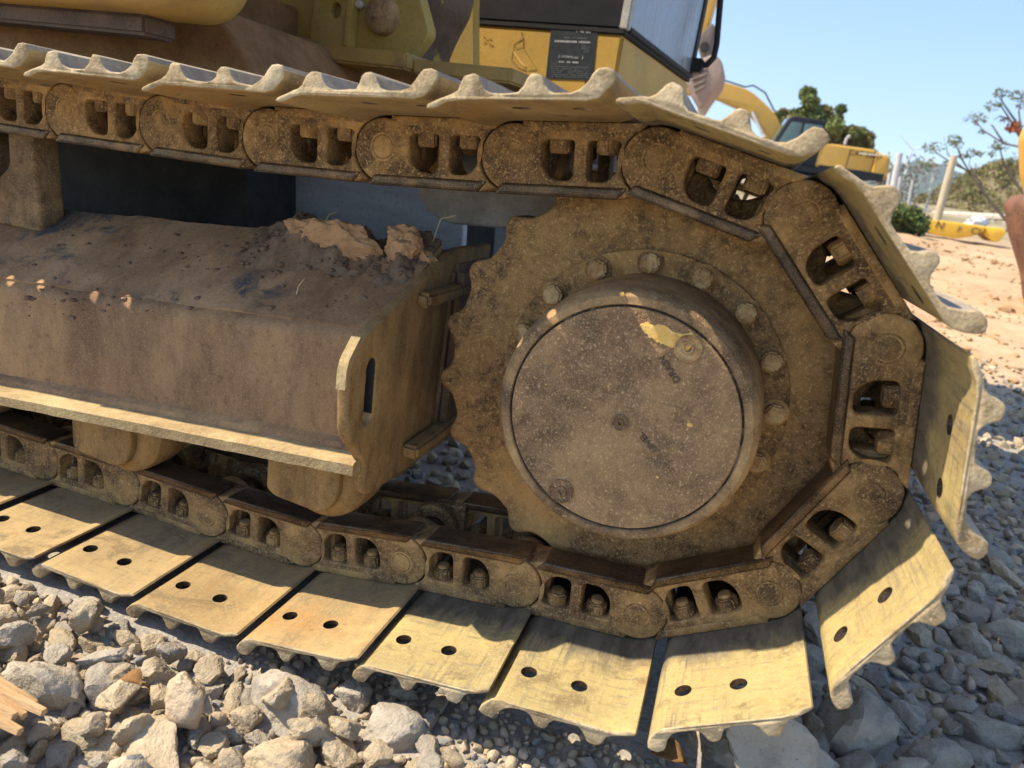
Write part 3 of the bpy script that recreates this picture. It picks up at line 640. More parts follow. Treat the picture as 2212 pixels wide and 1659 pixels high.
hpart('boom', slab('boom', [[(.72, 1.5), (1.1, 1.5), (1.75, 2.6), (2.6, 3.7), (4.6, 3.9), (4.6, 4.35), (2.3, 4.25), (1.1, 3.0), (.7, 2.4)]], -.34, .34, M_yel, .02))
# cab
cf = hl(px(1350, 60, 1, 1.78)); CX, CY = cf.x, cf.y
cab = hpart('cab', boxm('cab', (CX - 1.55, CX, CY, CY + .98, .99, 1.232), M_yel, .012))
def csub(name, me): return sub(name, me, cab)
csub('cab_wall', boxm('cab_wall', (CX - 1.55, CX - .012, CY + .004, CY + .976, 1.246, 1.66), M_black, .01))
csub('cab_upper', boxm('cab_upper', (CX - 1.55, CX - .02, CY + .01, CY + .97, 1.662, 2.9), M_black, .03))
csub('door_gasket', boxm('door_gasket', (CX - 1.55, CX + .004, CY - .004, CY + .98, 1.230, 1.248), M_rubber, .004))
csub('windscreen', boxm('windscreen', (CX - .010, CX + .006, CY + .03, CY + .93, 1.262, 2.7), M_glass, .003))
csub('windscreen_frame', boxm('windscreen_frame', (CX - .02, CX + .012, CY - .006, CY + .03, 1.248, 2.75), M_guard, .004))
csub('windscreen_frame', boxm('windscreen_frame', (CX - .02, CX + .012, CY + .93, CY + .985, 1.248, 2.75), M_rubber, .004))
csub('windscreen_seal', boxm('windscreen_seal', (CX - .02, CX + .014, CY + .03, CY + .93, 1.242, 1.264), M_rubber, .004))
csub('panel_seam', boxm('panel_seam', (CX - .115, CX - .111, CY - .002, CY + .01, 1.0, 1.228), M_rubber, .0008))
hpart('floor_beam', boxm('floor_beam', (CX - 1.55, CX - .02, CY - .02, CY + .98, .93, .985), M_under, .006))
# grab rail and mirror arm at the far front corner of the cab
far = hl(px(1505, 142, 1, 2.72)); rt = hl(px(1556, 0, 1, 2.72)); rb = hl(px(1548, 95, 1, 2.72)); rm = hl(px(1527, 140, 1, 2.72))
csub('grab_rail', tubem('grab_rail', [far, rm.lerp(far, .35), rm, rm.lerp(rb, .5) + Vector((.012, 0, -.012)), rb, rb.lerp(rt, .5), rt, rt + (rt - rb) * 2.2, rt + (rt - rb) * 2.5 + Vector((-.2, 0, .02))], .014, M_rubber, 12))
csub('rail_clamp', boxm('rail_clamp', (far.x - .08, far.x + .03, far.y - .03, far.y + .03, far.z - .03, far.z + .03), M_rubber, .008))
# data plates and stickers on the cab wall
def wallpt(u, v):
    d = px(u, v, 1, 2.0) - CAM; a = HM.inverted() @ CAM; b = HM.inverted().to_3x3() @ d; t = (CY - a.y) / b.y; q = a + b * t; return q.x, q.z
def quad(name, pts, d, m, parent=cab, th=.0012):
    q = [wallpt(u, v) for u, v in pts]
    if sum((q[i - 1][0] * q[i][1] - q[i][0] * q[i - 1][1]) for i in range(len(q))) < 0: q = q[::-1]
    return sub(name, slab(name, [q], CY - d - th, CY - d, m, 0), parent)
quad('data_plate', [(1191, 58), (1292, 59), (1281, 174), (1179, 170)], .001, M_decal)
def bars(u0, v0, u1, v1, n, hgt, m, fill=.7, seed=0):
    r = random.Random(seed); u = u0
    while u < u1:
        wd = r.uniform(1.2, 4.2); k = (u - u0) / (u1 - u0); v = v0 + (v1 - v0) * k
        if r.random() < fill: quad('printed_mark', [(u, v), (min(u + wd, u1), v), (min(u + wd, u1), v + hgt), (u, v + hgt)], .0024, m, cab, .0006)
        u += wd + r.uniform(.8, 1.8)
bars(1199, 87, 1276, 90, 20, 4.2, M_print, .95, 1); bars(1212, 80, 1268, 82, 20, 2.6, M_faint, .8, 2)
bars(1254, 67, 1276, 69, 8, 3.4, M_print, .9, 3); bars(1246, 67, 1249, 67, 2, 3.4, M_print, 1, 4); bars(1208, 132, 1250, 134, 9, 3.2, M_print, .9, 5)
for k in range(6): bars(1192, 143 + k * 4.4, 1272, 145 + k * 4.4, 20, 1.8, M_faint, .75, 10 + k)
for k in range(5): bars(1257, 98 + k * 3.4, 1274, 99 + k * 3.4, 8, 1.8, M_faint, .8, 20 + k)
for s, u, v, size in (('CATERPILLAR', 1231, 124, .0115), ('1', 1208, 123, .018), ('1', 1259, 126, .018)):
    x, z = wallpt(u, v); sub('lettering', slab('lettering', None, CY - .0036, CY - .0022, M_print, 0, text=s, size=size), cab, Matrix.Translation((x, 0, z)))
def strokes(pts, wpx=1.0, m=M_ink):
    for (u0, v0), (u1, v1) in zip(pts, pts[1:]):
        L = math.hypot(u1 - u0, v1 - v0); nx_, ny_ = -(v1 - v0) / L * wpx / 2, (u1 - u0) / L * wpx / 2
        quad('sticker_line', [(u0 + nx_, v0 + ny_), (u1 + nx_, v1 + ny_), (u1 - nx_, v1 - ny_), (u0 - nx_, v0 - ny_)], .0012, m, cab, .0006)
strokes([(1112, 95), (1128, 82), (1130, 79), (1132, 106), (1148, 130), (1160, 150), (1140, 152)]); strokes([(1112, 95), (1108, 112), (1104, 128), (1120, 146), (1136, 153)]); strokes([(1127, 68), (1127, 76)], 2)
strokes([(1116, 92), (1130, 84), (1131, 100), (1114, 106)], .8); strokes([(1110, 112), (1128, 138), (1136, 144)], 3.4, M_chalk)
for u, v in ((1045, 80), (1050, 86), (1056, 84), (1045, 93), (1056, 95), (1060, 98), (1050, 148), (1060, 146), (1072, 148), (1130, 150)): strokes([(u, v), (u + random.uniform(2, 7), v + random.uniform(-1, 2))], 1.6)

# ------------------------------------------------------------------ mud and litter on the frame
def lump(name, loc, dims, seed, m, cutz=-.35, sub_=4, rot=0, amp=.22):
    bm = bmesh.new(); bmesh.ops.create_icosphere(bm, subdivisions=sub_, radius=1)
    r = random.Random(seed); pl = [(Vector((r.gauss(0, 1), r.gauss(0, 1), r.gauss(0, .8))).normalized(), r.uniform(.72, 1.0)) for _ in range(12)]
    for v in bm.verts:
        d = v.co.normalized(); rad = min([h / max(d.dot(n_), 1e-3) for n_, h in pl if d.dot(n_) > .05] + [1.15])
        rad *= 1 + amp * mnoise.fractal(d * 2.2 + Vector((seed, 0, 0)), 1, 2, 5) * .7 - .10 * abs(mnoise.noise(d * 5 + Vector((seed, 2, 0)))) + .06 * mnoise.noise(d * 11 + Vector((seed, 9, 0))) + .035 * mnoise.noise(d * 27 + Vector((seed, 9, 0)))
        p = d * rad; p.z = max(p.z, cutz); v.co = (p.x * dims[0], p.y * dims[1], p.z * dims[2])
    me = fin(bm, name, m, 60); o = link(name, me); o.location = loc; o.rotation_euler = (0, 0, rot); return o
def ontop(u, v):
    d = px(u, v, 1, 1.0) - CAM; best = None
    for k in range(400):
        p = CAM + d * (.3 + k * .0022)
        if p.z < topz(p.y) + fz(p.x) + ZC: return p
    return p
for (u, v, dims, seed, lab, rot) in [(712, 562, (.084, .030, .046), 3, 'long cracked slab of dried mud lying on top of the track frame', .1), (868, 566, (.036, .028, .042), 5, 'rounded block of dried mud broken off the long slab on the track frame', .3), (912, 575, (.015, .014, .018), 8, 'small chip of dried mud beside the rounded block on the track frame', .2)]:
    p = ontop(u, v); o = lump('mud_clod', (p.x, p.y + .015, p.z + dims[2] * .42), dims, seed, M_mud, rot=rot, sub_=5, amp=.30); o.rotation_euler.x = D2R(24); tag(o, lab, 'mud clod')
hv_, hf_ = [], []; hx0, hx1, hy0, hy1, hnx, hny = -.74, -.362, -.005, .137, 130, 46
def bank(x, y):
    e = min(1, max(0, (x + .74) / .14)) * min(1, max(0, (-.362 - x) / .03 + .35)); fr = .045 + .035 * mnoise.noise((x * 9, 0, 5)); k = min(1, max(0, (y - fr + .02) / .05)); k = k * k * (3 - 2 * k)
    q = Vector((x * 26, y * 26, 1.5)); h = .022 + .028 * mnoise.noise((x * 7.3, y * 7, 2)) + .020 * mnoise.fractal(q, 1, 2, 5) - .016 * abs(mnoise.noise(q * .9)) + .005 * mnoise.noise(q * 6)
    return max(0, h) * e * k
for j_ in range(hny + 1):
    for i_ in range(hnx + 1):
        x = hx0 + (hx1 - hx0) * i_ / hnx; y = hy0 + (hy1 - hy0) * j_ / hny; hv_.append((x, y, topz(y) + fz(x) + ZC - .001 + bank(x, y)))
for j_ in range(hny):
    for i_ in range(hnx): a = j_ * (hnx + 1) + i_; hf_.append((a, a + 1, a + hnx + 2, a + hnx + 1))
nb = len(hv_); hv_ += [(hx0 + (hx1 - hx0) * i_ / hnx, hy1 + .002, topz(hy1) + fz(hx0 + (hx1 - hx0) * i_ / hnx) + ZC - .03) for i_ in range(hnx + 1)]
for i_ in range(hnx): a = hny * (hnx + 1) + i_; hf_.append((a, a + 1, nb + i_ + 1, nb + i_))
tag(link('mud_heap', mesh('mud_heap', hv_, hf_, M_mud2, True)), 'crumbly brown mud heaped along the back of the track frame', 'mud heap')
crumbs = bmesh.new()
for k in range(620):
    u = random.uniform(60, 960); v = random.uniform(480, 690)
    if k > 230: u = random.gauss(790, 130); v = random.gauss(545, 32)
    p = ontop(u, v)
    if p.y > .12 or p.x > XR - .01: continue
    s = random.choice([.0014, .0018, .0025, .0025, .004, .0055]) * random.uniform(.6, 1.3); bmt = bmesh.new(); bmesh.ops.create_icosphere(bmt, subdivisions=2, radius=1)
    for vv in bmt.verts: vv.co *= s * (1 + .5 * mnoise.noise(vv.co * 1.7 + Vector((k * 3.1, 0, 0)))); vv.co.z *= .6; vv.co += Vector((p.x, p.y, topz(p.y) + fz(p.x) + ZC + .0015 + bank(p.x, p.y)))
    tmp = bpy.data.meshes.new('t'); bmt.to_mesh(tmp); bmt.free(); crumbs.from_mesh(tmp); bpy.data.meshes.remove(tmp)
tag(link('mud_crumbs', fin(crumbs, 'mud_crumbs', M_mud2, 60)), 'small crumbs of dried mud scattered over the track frame top', 'mud crumbs', kind='stuff')
def strawat(pts, lab, y, r=.0011):
    P = [px(u, v, 1, y) for u, v in pts]; tag(link('straw', tubem('straw', P, r, M_straw, 6)), lab, 'straw')
p0 = ontop(640, 640); tag(link('straw', tubem('straw', [p0, p0 + Vector((.004, -.002, .016)), p0 + Vector((.014, -.003, .03))], [.0012, .001, .0005], M_straw, 6)), 'short blade of dry straw standing on the dusty frame top', 'straw')
q0 = ontop(700, 535); tag(link('straw', tubem('straw', [q0 + Vector((0, -.012, .006)), q0 + Vector((.003, -.016, .03)), q0 + Vector((.008, -.006, .055)), q0 + Vector((.012, .01, .06))], .0011, M_straw, 6)), 'curved straw stuck to the face of the long mud slab', 'straw')
q0 = ontop(930, 540); tag(link('straw', tubem('straw', [q0, q0 + Vector((.006, 0, .03)), q0 + Vector((.012, .0, .052)), q0 + Vector((.035, .004, .060))], .0011, M_straw, 6)), 'bent straw standing in the mud by the end plate', 'straw')

# ------------------------------------------------------------------ gravel
def rock(seed, subd, amp=.10):
    bm = bmesh.new(); bmesh.ops.create_icosphere(bm, subdivisions=subd, radius=1); r = random.Random(seed)
    pl = []
    for _ in range(r.randint(8, 13)):
        n_ = Vector((r.gauss(0, 1), r.gauss(0, 1), r.gauss(0, 1))).normalized(); pl.append((n_, r.uniform(.55, .92)))
    an = Vector((r.uniform(.85, 1.25), r.uniform(.75, 1.05), r.uniform(.55, .85)))
    for v in bm.verts:
        d = v.co.normalized(); s = 0; k = 26
        for n_, h in pl:
            c = d.dot(n_)
            if c > .02: s += (c / h) ** k
        rad = min(1 / (s ** (1 / k)) if s > 0 else 1.2, 1.2)
        rad *= 1 + amp * mnoise.fractal(d * 1.9 + Vector((seed * 3.3, 0, 0)), 1, 2, 3) + (.05 * mnoise.noise(d * 4.3 + Vector((0, seed * 1.7, 0))) - .05 * abs(mnoise.noise(d * 6.1 + Vector((seed, 0, 4)))) + .045 * mnoise.noise(d * 9 + Vector((0, seed * 1.7, 0))) + .026 * mnoise.noise(d * 18 + Vector((0, seed, 0))) if subd > 2 else 0)
        p = d * rad; v.co = (p.x * an.x, p.y * an.y, p.z * an.z)
    bmesh.ops.recalc_face_normals(bm, faces=bm.faces); me = bpy.data.meshes.new('stone'); bm.to_mesh(me); bm.free(); auto(me, 32); return me
HI = [rock(s, 4) for s in range(1, 15)]
def arrs(me):
    n_ = len(me.vertices); v = np.empty(n_ * 3); me.vertices.foreach_get('co', v); f = np.array([tuple(p.vertices) for p in me.polygons]); return v.reshape(-1, 3), f
MD = [arrs(rock(s, 2)) for s in range(30, 44)]; LO = [arrs(rock(s, 1)) for s in range(50, 60)]
def clear(x, y):
    """room under the shoes: how high a stone may reach here"""
    if -.215 < y < .42 and x < .47 or 2.16 < y < 2.82 and x < .47:
        if x < -.5: return .004
        if x < -.3: return .004 + (x + .5) * .1
        if x < .1: return .024 + (x + .3) * .1
        if x < .23: return .064 + (x - .1) * .6
        return .142 + (x - .23) * 1.4
    if -.25 < y <= -.215 and x < .1: return .03
    return 9
def cover(x0, x1, y0, y1, rfun, n, grid, cell=.05, pack=.78):
    outl = []
    for _ in range(n):
        x = random.uniform(x0, x1); y = random.uniform(y0, y1); r = rfun(x, y)
        if r is None: continue
        gx, gy = int(x / cell), int(y / cell); ok = True; R = int((r + .09) / cell) + 1
        for i in range(gx - R, gx + R + 1):
            for j in range(gy - R, gy + R + 1):
                for (a, b, c) in grid.get((i, j), ()):
                    if (a - x) ** 2 + (b - y) ** 2 < ((c + r) * pack) ** 2: ok = False; break
                if not ok: break
            if not ok: break
        if ok: grid.setdefault((gx, gy), []).append((x, y, r)); outl.append((x, y, r))
    return outl
grid = {}; stones = []
# large stones placed where the photograph shows them: (u, v of the middle, radius)
BIG = [(650, 1492, .058, 1, 'large pale angular boulder lying on the gravel in front of the track shoes'), (850, 1545, .048, 1, 'blunt grey boulder half in shade below the track shoes'), (1860, 1530, .075, 2, 'big dark grey boulder under the tilted track shoe'), (1690, 1605, .085, 1, 'broad flat-topped boulder in the shade under the track shoe end'), (330, 1612, .044, 0, 'wide ochre rounded stone among the gravel below the track'), (230, 1475, .034, 2, 'dark grey rounded stone crusted with mud among pale gravel'), (600, 1620, .040, 0, 'pale blocky stone beside the packed dirt patch'), (95, 1475, .042, 1, 'low lumpy grey boulder at the pile beside splintered wood'), (1570, 1612, .045, 2, 'dark angular stone beside the broad flat-topped boulder'), (770, 1475, .035, 1, 'smooth flat grey stone tucked under the shoe edge')]
for u, v, r, mi, lab in BIG:
    p = px(u, v, 2, r * .5); grid.setdefault((int(p.x / .05), int(p.y / .05)), []).append((p.x, p.y, r)); stones.append((p.x, p.y, r, mi, lab, None))
nearA = (-1.25, .32, -.72, -.14); 
def dirt(x, y): return ((x - .0) / .16) ** 2 + ((y + .13) / .13) ** 2 < 1     # packed crushed patch, few stones
def vis(p):
    d = Vector(p) - CAM; z = d.dot(LOOK); return z > .1 and abs(d.dot(RIGHT) / z) < .75 and abs(d.dot(UP) / z) < .56
def rA(lo, hi): 
    def f(x, y):
        r = random.uniform(lo, hi)
        if clear(x, y) < r * 1.2 or (dirt(x, y) and r > .012): return None
        return r
    return f
A = cover(-1.25, .35, -.75, -.12, rA(.027, .035), 110, grid, pack=.74) + cover(-1.25, .35, -.75, -.12, rA(.014, .024), 4500, grid, pack=.72) + cover(-1.25, .35, -.75, -.12, rA(.008, .013), 12000, grid, pack=.72)
grid2 = {}; A3 = cover(-1.25, .1, -.75, -.235, rA(.013, .026), 420, grid2, pack=.95)
A2 = cover(-1.25, .35, -.75, -.1, rA(.0045, .008), 22000, grid, pack=.72)
def rR(lo, hi):
    def f(x, y):
        r = random.uniform(lo, hi); return None if clear(x, y) < r * 1.2 else r
    return f
B = cover(.18, 2.0, -.2, 1.3, rR(.028, .042), 260, grid, pack=.75) + cover(.18, 2.2, -.2, 1.6, rR(.015, .028), 7000, grid, pack=.74)
B2 = cover(.18, 2.0, -.2, 1.4, rR(.008, .016), 12000, grid, pack=.74)
Cs = cover(.3, 3.2, 1.3, 4.0, lambda x, y: random.uniform(.012, .034) if random.random() > (y - 2.6) / 1.6 else None, 7000, grid)
Dd = cover(-1.6, .4, .3, 3.2, rR(.014, .03), 7000, grid)
Ex = cover(.6, 6.5, 3.4, 11, lambda x, y: random.choice([.012, .018, .03]) if mnoise.noise((x * .6, y * .6, 0)) > .05 else None, 700, grid, pack=1.6)
cand = [s for s in A + B]; up2 = set(A3); cand += A3; cand.sort(key=lambda s: -s[2] / max((Vector((s[0], s[1], 0)) - CAM).length, .3))
cand_vis = [s for s in cand if vis((s[0], s[1], s[2] * .5))]
top = cand_vis[:285]; tops = set(top); rest = [s for s in cand if s not in tops] + A2 + B2 + Cs + Dd
for (x, y, r) in top:
    mi = random.choices([0, 1, 2], [.55, .33, .12])[0] if y < -.12 and x < .4 else random.choices([0, 1, 2], [.15, .5, .35])[0]
    zn = 0 if (y < -.08 and x < .22) else (1 if y < .55 else 2); sz = 0 if r > .024 else (1 if r > .016 else 2)
    lab = '%s %s %s' % (['large', 'middling', 'small'][sz], ['beige dusty stone', 'grey limestone lump', 'dark grey stone'][mi], ['in the sunlit gravel in front of the track shoes', 'in the shaded gravel below the tilted end shoes', 'in the shaded gravel bed beyond the sprocket end'][zn])
    stones.append((x, y, r, mi, lab, ['loose beige stones', 'loose grey stones', 'loose dark stones'][mi]))
HIm = {}
for k, (x, y, r, mi, lab, grp) in enumerate(stones):
    vi = k % len(HI)
    if (vi, mi) not in HIm:
        me = HI[vi].copy(); me.materials.clear(); me.materials.append(M_st[mi]); HIm[(vi, mi)] = me
    o = link('boulder' if grp is None else 'stone', HIm[(vi, mi)]); s = r * random.uniform(.92, 1.08)
    o.scale = (s * random.uniform(.85, 1.2), s * random.uniform(.85, 1.1), s * random.uniform(.85, 1.15)); o.rotation_euler = (random.uniform(-.5, .5), random.uniform(-.5, .5), random.uniform(0, 6.28))
    c = clear(x, y); z = Hn(x, y) + r * random.uniform(.18, .45) + (.024 if (x, y, r) in up2 else 0)
    if grp is None: z = Hn(x, y) + r * .30
    if c < 1: z = min(z, c - r * .85)
    o.location = (x, y, z); tag(o, lab, 'boulder' if grp is None else 'stone', grp)
VV, FF, nv = [], [], 0
for (x, y, r) in rest:
    d = (Vector((x, y, 0)) - CAM).length; src = random.choice(MD if d < 1.7 and r > .009 else LO)
    ax = rng.normal(size=3); ax /= np.linalg.norm(ax); a = rng.uniform(0, 6.28); Rr = np.array(Matrix.Rotation(a, 3, Vector(ax)))
    z = Hn(x, y) + r * random.uniform(.1, .5) + (.024 if (x, y, r) in up2 else 0); c = clear(x, y)
    if c < 1: z = min(z, c - r * .9)
    VV.append((src[0] * r * rng.uniform(.85, 1.15, 3)) @ Rr.T + np.array([x, y, z])); FF.append(src[1] + nv); nv += len(src[0])
VV = np.concatenate(VV); FF = np.concatenate(FF)
me = bpy.data.meshes.new('gravel'); me.vertices.add(len(VV)); me.vertices.foreach_set('co', VV.ravel()); me.loops.add(len(FF) * 3); me.loops.foreach_set('vertex_index', FF.ravel().astype(np.int32))
me.polygons.add(len(FF)); me.polygons.foreach_set('loop_start', np.arange(0, len(FF) * 3, 3, dtype=np.int32)); me.polygons.foreach_set('loop_total', np.full(len(FF), 3, dtype=np.int32)); me.update(calc_edges=True); me.validate()
me.materials.append(M_grav); auto(me, 50); tag(link('gravel', me), 'loose crushed stone gravel spread under and around the track', 'gravel', kind='stuff')
CV, CF, nv = [], [], 0
for _ in range(2600):
    y = 3.3 + 13 * random.random() ** 1.4; x = random.uniform(.3, 1.2 + y * .55)
    if mnoise.noise((x * .7, y * .5, 2)) < -.12: continue
    r = random.choice([.010, .014, .014, .02, .03]) * random.uniform(.7, 1.4) * (1 + y * .04); src = random.choice(LO); ax = rng.normal(size=3); ax /= np.linalg.norm(ax)
    CV.append((src[0] * r * np.array([1.2, 1.0, .7])) @ np.array(Matrix.Rotation(rng.uniform(0, 6.28), 3, Vector(ax))).T + np.array([x, y, Hn(x, y) + r * .2])); CF.append(src[1] + nv); nv += len(src[0])
M_clod = simple('dirt_clod', (.34, .205, .10), (.50, .33, .18), 14)
tag(link('dirt_clods', mesh('dirt_clods', np.concatenate(CV), [tuple(int(i) for i in f) for f in np.concatenate(CF)], M_clod)), 'loose orange dirt clods strewn over the yard beyond the gravel', 'dirt clods', kind='stuff')
# litter: splintered wood, crumpled film, leaves
p = px(15, 1530, 2, .060); bm = bmesh.new()
for k in range(5):
    a = Vector((-.11, .009 * k - .018, .006 * (k % 3))); b_ = Vector((.018 + .03 * random.random(), .009 * k - .018, .006 * (k % 2)))
    tube(bm, [p + a, p + a.lerp(b_, .5) + Vector((0, 0, .004)), p + b_], [.008, .008, .005], 5)
tag(link('splintered_wood', fin(bm, 'splintered_wood', M_bark2, 40)), 'splintered piece of orange-brown wood lying on the gravel', 'wood')
p = px(402, 1512, 2, .045); o = lump('crumpled_film', p, (.030, .024, .032), 44, M_plastic, cutz=-.9, amp=.15); tag(o, 'crumpled beige plastic film caught between pale stones', 'plastic scrap')
def leaf(u, v, z, s, lab, m=M_leafd):
    p = px(u, v, 2, z); vs = []; fs = []
    for i in range(7):
        t = i / 6; wd = s * .42 * math.sin(math.pi * min(t * 1.05, 1)) ** .8
        for sgn in (-1, 0, 1): vs.append(p + Vector((s * (t - .5), sgn * wd, .25 * s * abs(sgn) * wd / s * 2 + .12 * s * math.sin(t * 3))))
    for i in range(6):
        for k in range(2): a = i * 3 + k; fs.append((a, a + 1, a + 4, a + 3))
    me = mesh('dry_leaf', vs, fs, m, True); o = link('dry_leaf', me); md = o.modifiers.new('s', 'SOLIDIFY'); md.thickness = .0008; tag(o, lab, 'leaf')
leaf(285, 1472, .06, .03, 'orange dead leaf between the stones under the track shoes'); leaf(1445, 1640, .03, .05, 'brown curled leaf by the dark stones in the shade')

# ------------------------------------------------------------------ background
def bg_excavator(name, x, y, heading, label, arm=True, text=None):
    root = empty(name, (x, y, H(x, y)), heading); tag(root, label, 'excavator')
    def P(n, me, par=root): return link(n, me, par)
    for s in (-1, 1):
        P('track', slab('track', [rounded([(-1.9, .12), (-1.6, 0), (1.6, 0), (1.9, .15), (1.95, .55), (1.6, .88), (-1.6, .88), (-1.95, .55)], .12)], s * 1.2 - .3, s * 1.2 + .3, M_dark, .03))
    P('car_body', boxm('car_body', (-1.0, 1.0, -.95, .95, .35, .98), M_dark, .03))
    P('upper_deck', boxm('upper_deck', (-2.0, 1.3, -1.3, 1.3, 1.02, 1.25), M_black, .03))
    hd = P('engine_hood', slab('engine_hood', [rounded([(-2.1, 1.25), (.1, 1.25), (.1, 2.15), (-2.1, 2.15)], .1)], -1.3, 1.3, M_yfar, .08)); 
    cw = P('counterweight', slab('counterweight', [rounded([(-2.75, 1.15), (-2.1, 1.02), (-2.1, 2.1), (-2.7, 2.0)], [.2, .02, .05, .2])], -1.32, 1.32, M_yfar, .12))
    link('side_stripe', boxm('side_stripe', (-2.6, -.2, 1.29, 1.325, 1.05, 1.35), M_black, .01), hd)
    link('hood_seam', boxm('hood_seam', (-1.2, -1.17, 1.295, 1.315, 1.36, 2.06), M_dark, .002), hd)
    link('hood_grille', boxm('hood_grille', (-1.6, -.3, .4, 1.1, 2.13, 2.2), M_black, .01), hd)
    P('exhaust_pipe', tubem('exhaust_pipe', [(-1.2, .2, 2.1), (-1.2, .2, 2.5), (-1.3, .2, 2.62)], .06, M_guard, 10))
    if text:
        t = slab('lettering', None, -.004, .004, M_black, 0, text=text, size=.26); o = link('lettering', t, hd); o.matrix_local = Matrix.Translation((-1.75, 1.318, 1.92)) @ Matrix.Rotation(math.pi, 4, 'Z')
    cb = P('cab', slab('cab', [rounded([(-.1, 1.25), (1.55, 1.25), (1.62, 1.9), (1.25, 2.92), (-.1, 2.92)], [.03, .05, .2, .2, .1])], .35, 1.32, M_black, .05))
    link('window', slab('window', [rounded([(.75, 1.95), (1.45, 1.95), (1.15, 2.72), (.75, 2.72)], .06)], 1.315, 1.335, M_glass2, .004), cb)
    link('window', slab('window', [rounded([(.0, 1.95), (.66, 1.95), (.66, 2.72), (.0, 2.72)], .06)], 1.315, 1.335, M_glass2, .004), cb)
    bm = bmesh.new(); vs = [bm.verts.new(q) for q in [(1.645, .42, 1.9), (1.645, 1.25, 1.9), (1.29, 1.25, 2.85), (1.29, .42, 2.85)]]; bm.faces.new(vs); bmesh.ops.solidify(bm, geom=bm.faces[:], thickness=.02)
    link('windscreen', fin(bm, 'windscreen', M_glass2), cb)
    if arm:
        b1 = P('boom', slab('boom', [rounded([(.5, 1.35), (.9, 1.3), (1.7, 2.2), (2.6, 2.9), (4.2, 3.35), (5.7, 3.25), (5.75, 3.6), (4.2, 3.95), (2.8, 3.75), (1.6, 3.0)], [.1, .1, .3, .3, .4, .15, .15, .4, .4, .4])], -.32, .32, M_yfar, .03))
        link('hose', tubem('hose', [(1.7, .1, 3.15), (2.2, .1, 3.75), (2.7, .1, 3.95), (3.0, .1, 3.85), (4.0, .1, 4.02)], .03, M_rubber, 8), b1)
        cy = P('boom_cylinder', tubem('boom_cylinder', [(1.2, .42, 1.2), (1.9, .42, 2.1)], .10, M_yfar, 12)); link('cylinder_rod', tubem('cylinder_rod', [(1.9, .42, 2.1), (2.55, .42, 2.95)], .055, M_white, 12), cy)
        P('stick', slab('stick', [rounded([(5.4, 3.7), (5.9, 3.4), (5.6, 1.4), (5.35, 1.4)], .05)], -.18, .18, M_yfar, .02))
        bk = P('bucket', slab('bucket', [rounded([(5.3, 1.5), (5.75, 1.45), (5.6, .9), (5.0, .35), (4.5, .55), (4.6, .65), (4.95, .75)], .1)], -.55, .55, M_bucket, .03))
    return root
pe = px(1893, 400, 1, 31.0)
bgx = bg_excavator('background_excavator', pe.x - 2.72, 31.0, math.pi + D2R(8), 'yellow excavator with arched boom and green-tinted cab parked before the trees', True, 'CAT 320D')
# arm with bucket hanging behind the cab of the near machine
YB = 11.0
arm_root = empty('raised_excavator', (px(1120, 300, 1, 13.0).x, 13.0, H(0, 13)), 0)
tag(arm_root, 'yellow excavator hidden behind the near machine with its dusty grey bucket raised', 'excavator')
AR = Matrix.Translation(-Vector(arm_root.location))
def ap(name, me, par=arm_root):
    o = link(name, me, par)
    if par is arm_root: o.matrix_local = AR
    return o
def pxs(lst, y): return [(px(u, v, 1, y).x, px(u, v, 1, y).z) for u, v in lst]
def ccw(q): return q if sum((q[i - 1][0] * q[i][1] - q[i][0] * q[i - 1][1]) for i in range(len(q))) > 0 else q[::-1]
M_bdark = simple('dark_bucket_steel', (.13, .105, .09), (.22, .18, .15), 8)
st = ap('stick', slab('stick', [ccw(pxs([(1499, 105), (1522, 92), (1549, 0), (1600, -190), (1560, -200), (1522, 0)], YB))], YB - .16, YB + .16, M_yfar, .02))
tp = px(1580, -195, 1, YB); bs = Vector((arm_root.location.x + .8, YB + 1.2, 1.9))
ap('boom', tubem('boom', [tp + Vector((.1, 0, 0)), tp.lerp(bs, .35) + Vector((0, 0, .9)), tp.lerp(bs, .65) + Vector((0, 0, .7)), bs], [.25, .32, .36, .3], M_yfar, 8))
ap('house', boxm('house', (arm_root.location.x - 1.8, arm_root.location.x + 1.4, 11.8, 14.3, 1.5, 2.6), M_yfar, .08)); ap('track_base', boxm('track_base', (arm_root.location.x - 1.9, arm_root.location.x + 1.9, 11.7, 14.3, .45, 1.48), M_dark, .1))
lk_ = ap('bucket_link', slab('bucket_link', [ccw(rounded(pxs([(1512, 120), (1508, 95), (1524, 70), (1538, 55), (1546, 62), (1540, 92), (1538, 118), (1545, 135), (1520, 140)], YB), .05))], YB - .2, YB + .2, M_bdark, .02))
link('link_pin', tubem('link_pin', [(px(1524, 108, 1, YB).x, YB - .24, px(1524, 108, 1, YB).z), (px(1524, 108, 1, YB).x, YB + .24, px(1524, 108, 1, YB).z)], .07, M_dark, 14), lk_)
bk = bmesh.new(); bpx = [(1500, 150), (1530, 134), (1546, 128), (1560, 140), (1566, 158), (1560, 186), (1536, 218), (1518, 246), (1500, 222), (1484, 190)]
bk_me = slab('bucket', [ccw(rounded(pxs(bpx, YB), .06))], YB - .45, YB + .45, M_bucket, .03)
bkt = ap('bucket', bk_me)
for k in range(4):
    a = px(1492 + k * 3, 160 + 13 * k, 1, YB - .46); b_ = px(1528 - 2 * k, 148 + 13 * k, 1, YB - .46); link('wear_strip', tubem('wear_strip', [a, b_], .022, M_bdark, 6), bkt)
for k in range(3): a = px(1517, 243, 1, YB); link('bucket_tooth', tubem('bucket_tooth', [Vector((a.x, YB - .35 + .35 * k, a.z + .05)), Vector((a.x - .06, YB - .35 + .35 * k, a.z - .16))], [.05, .015], M_guard, 6), bkt)
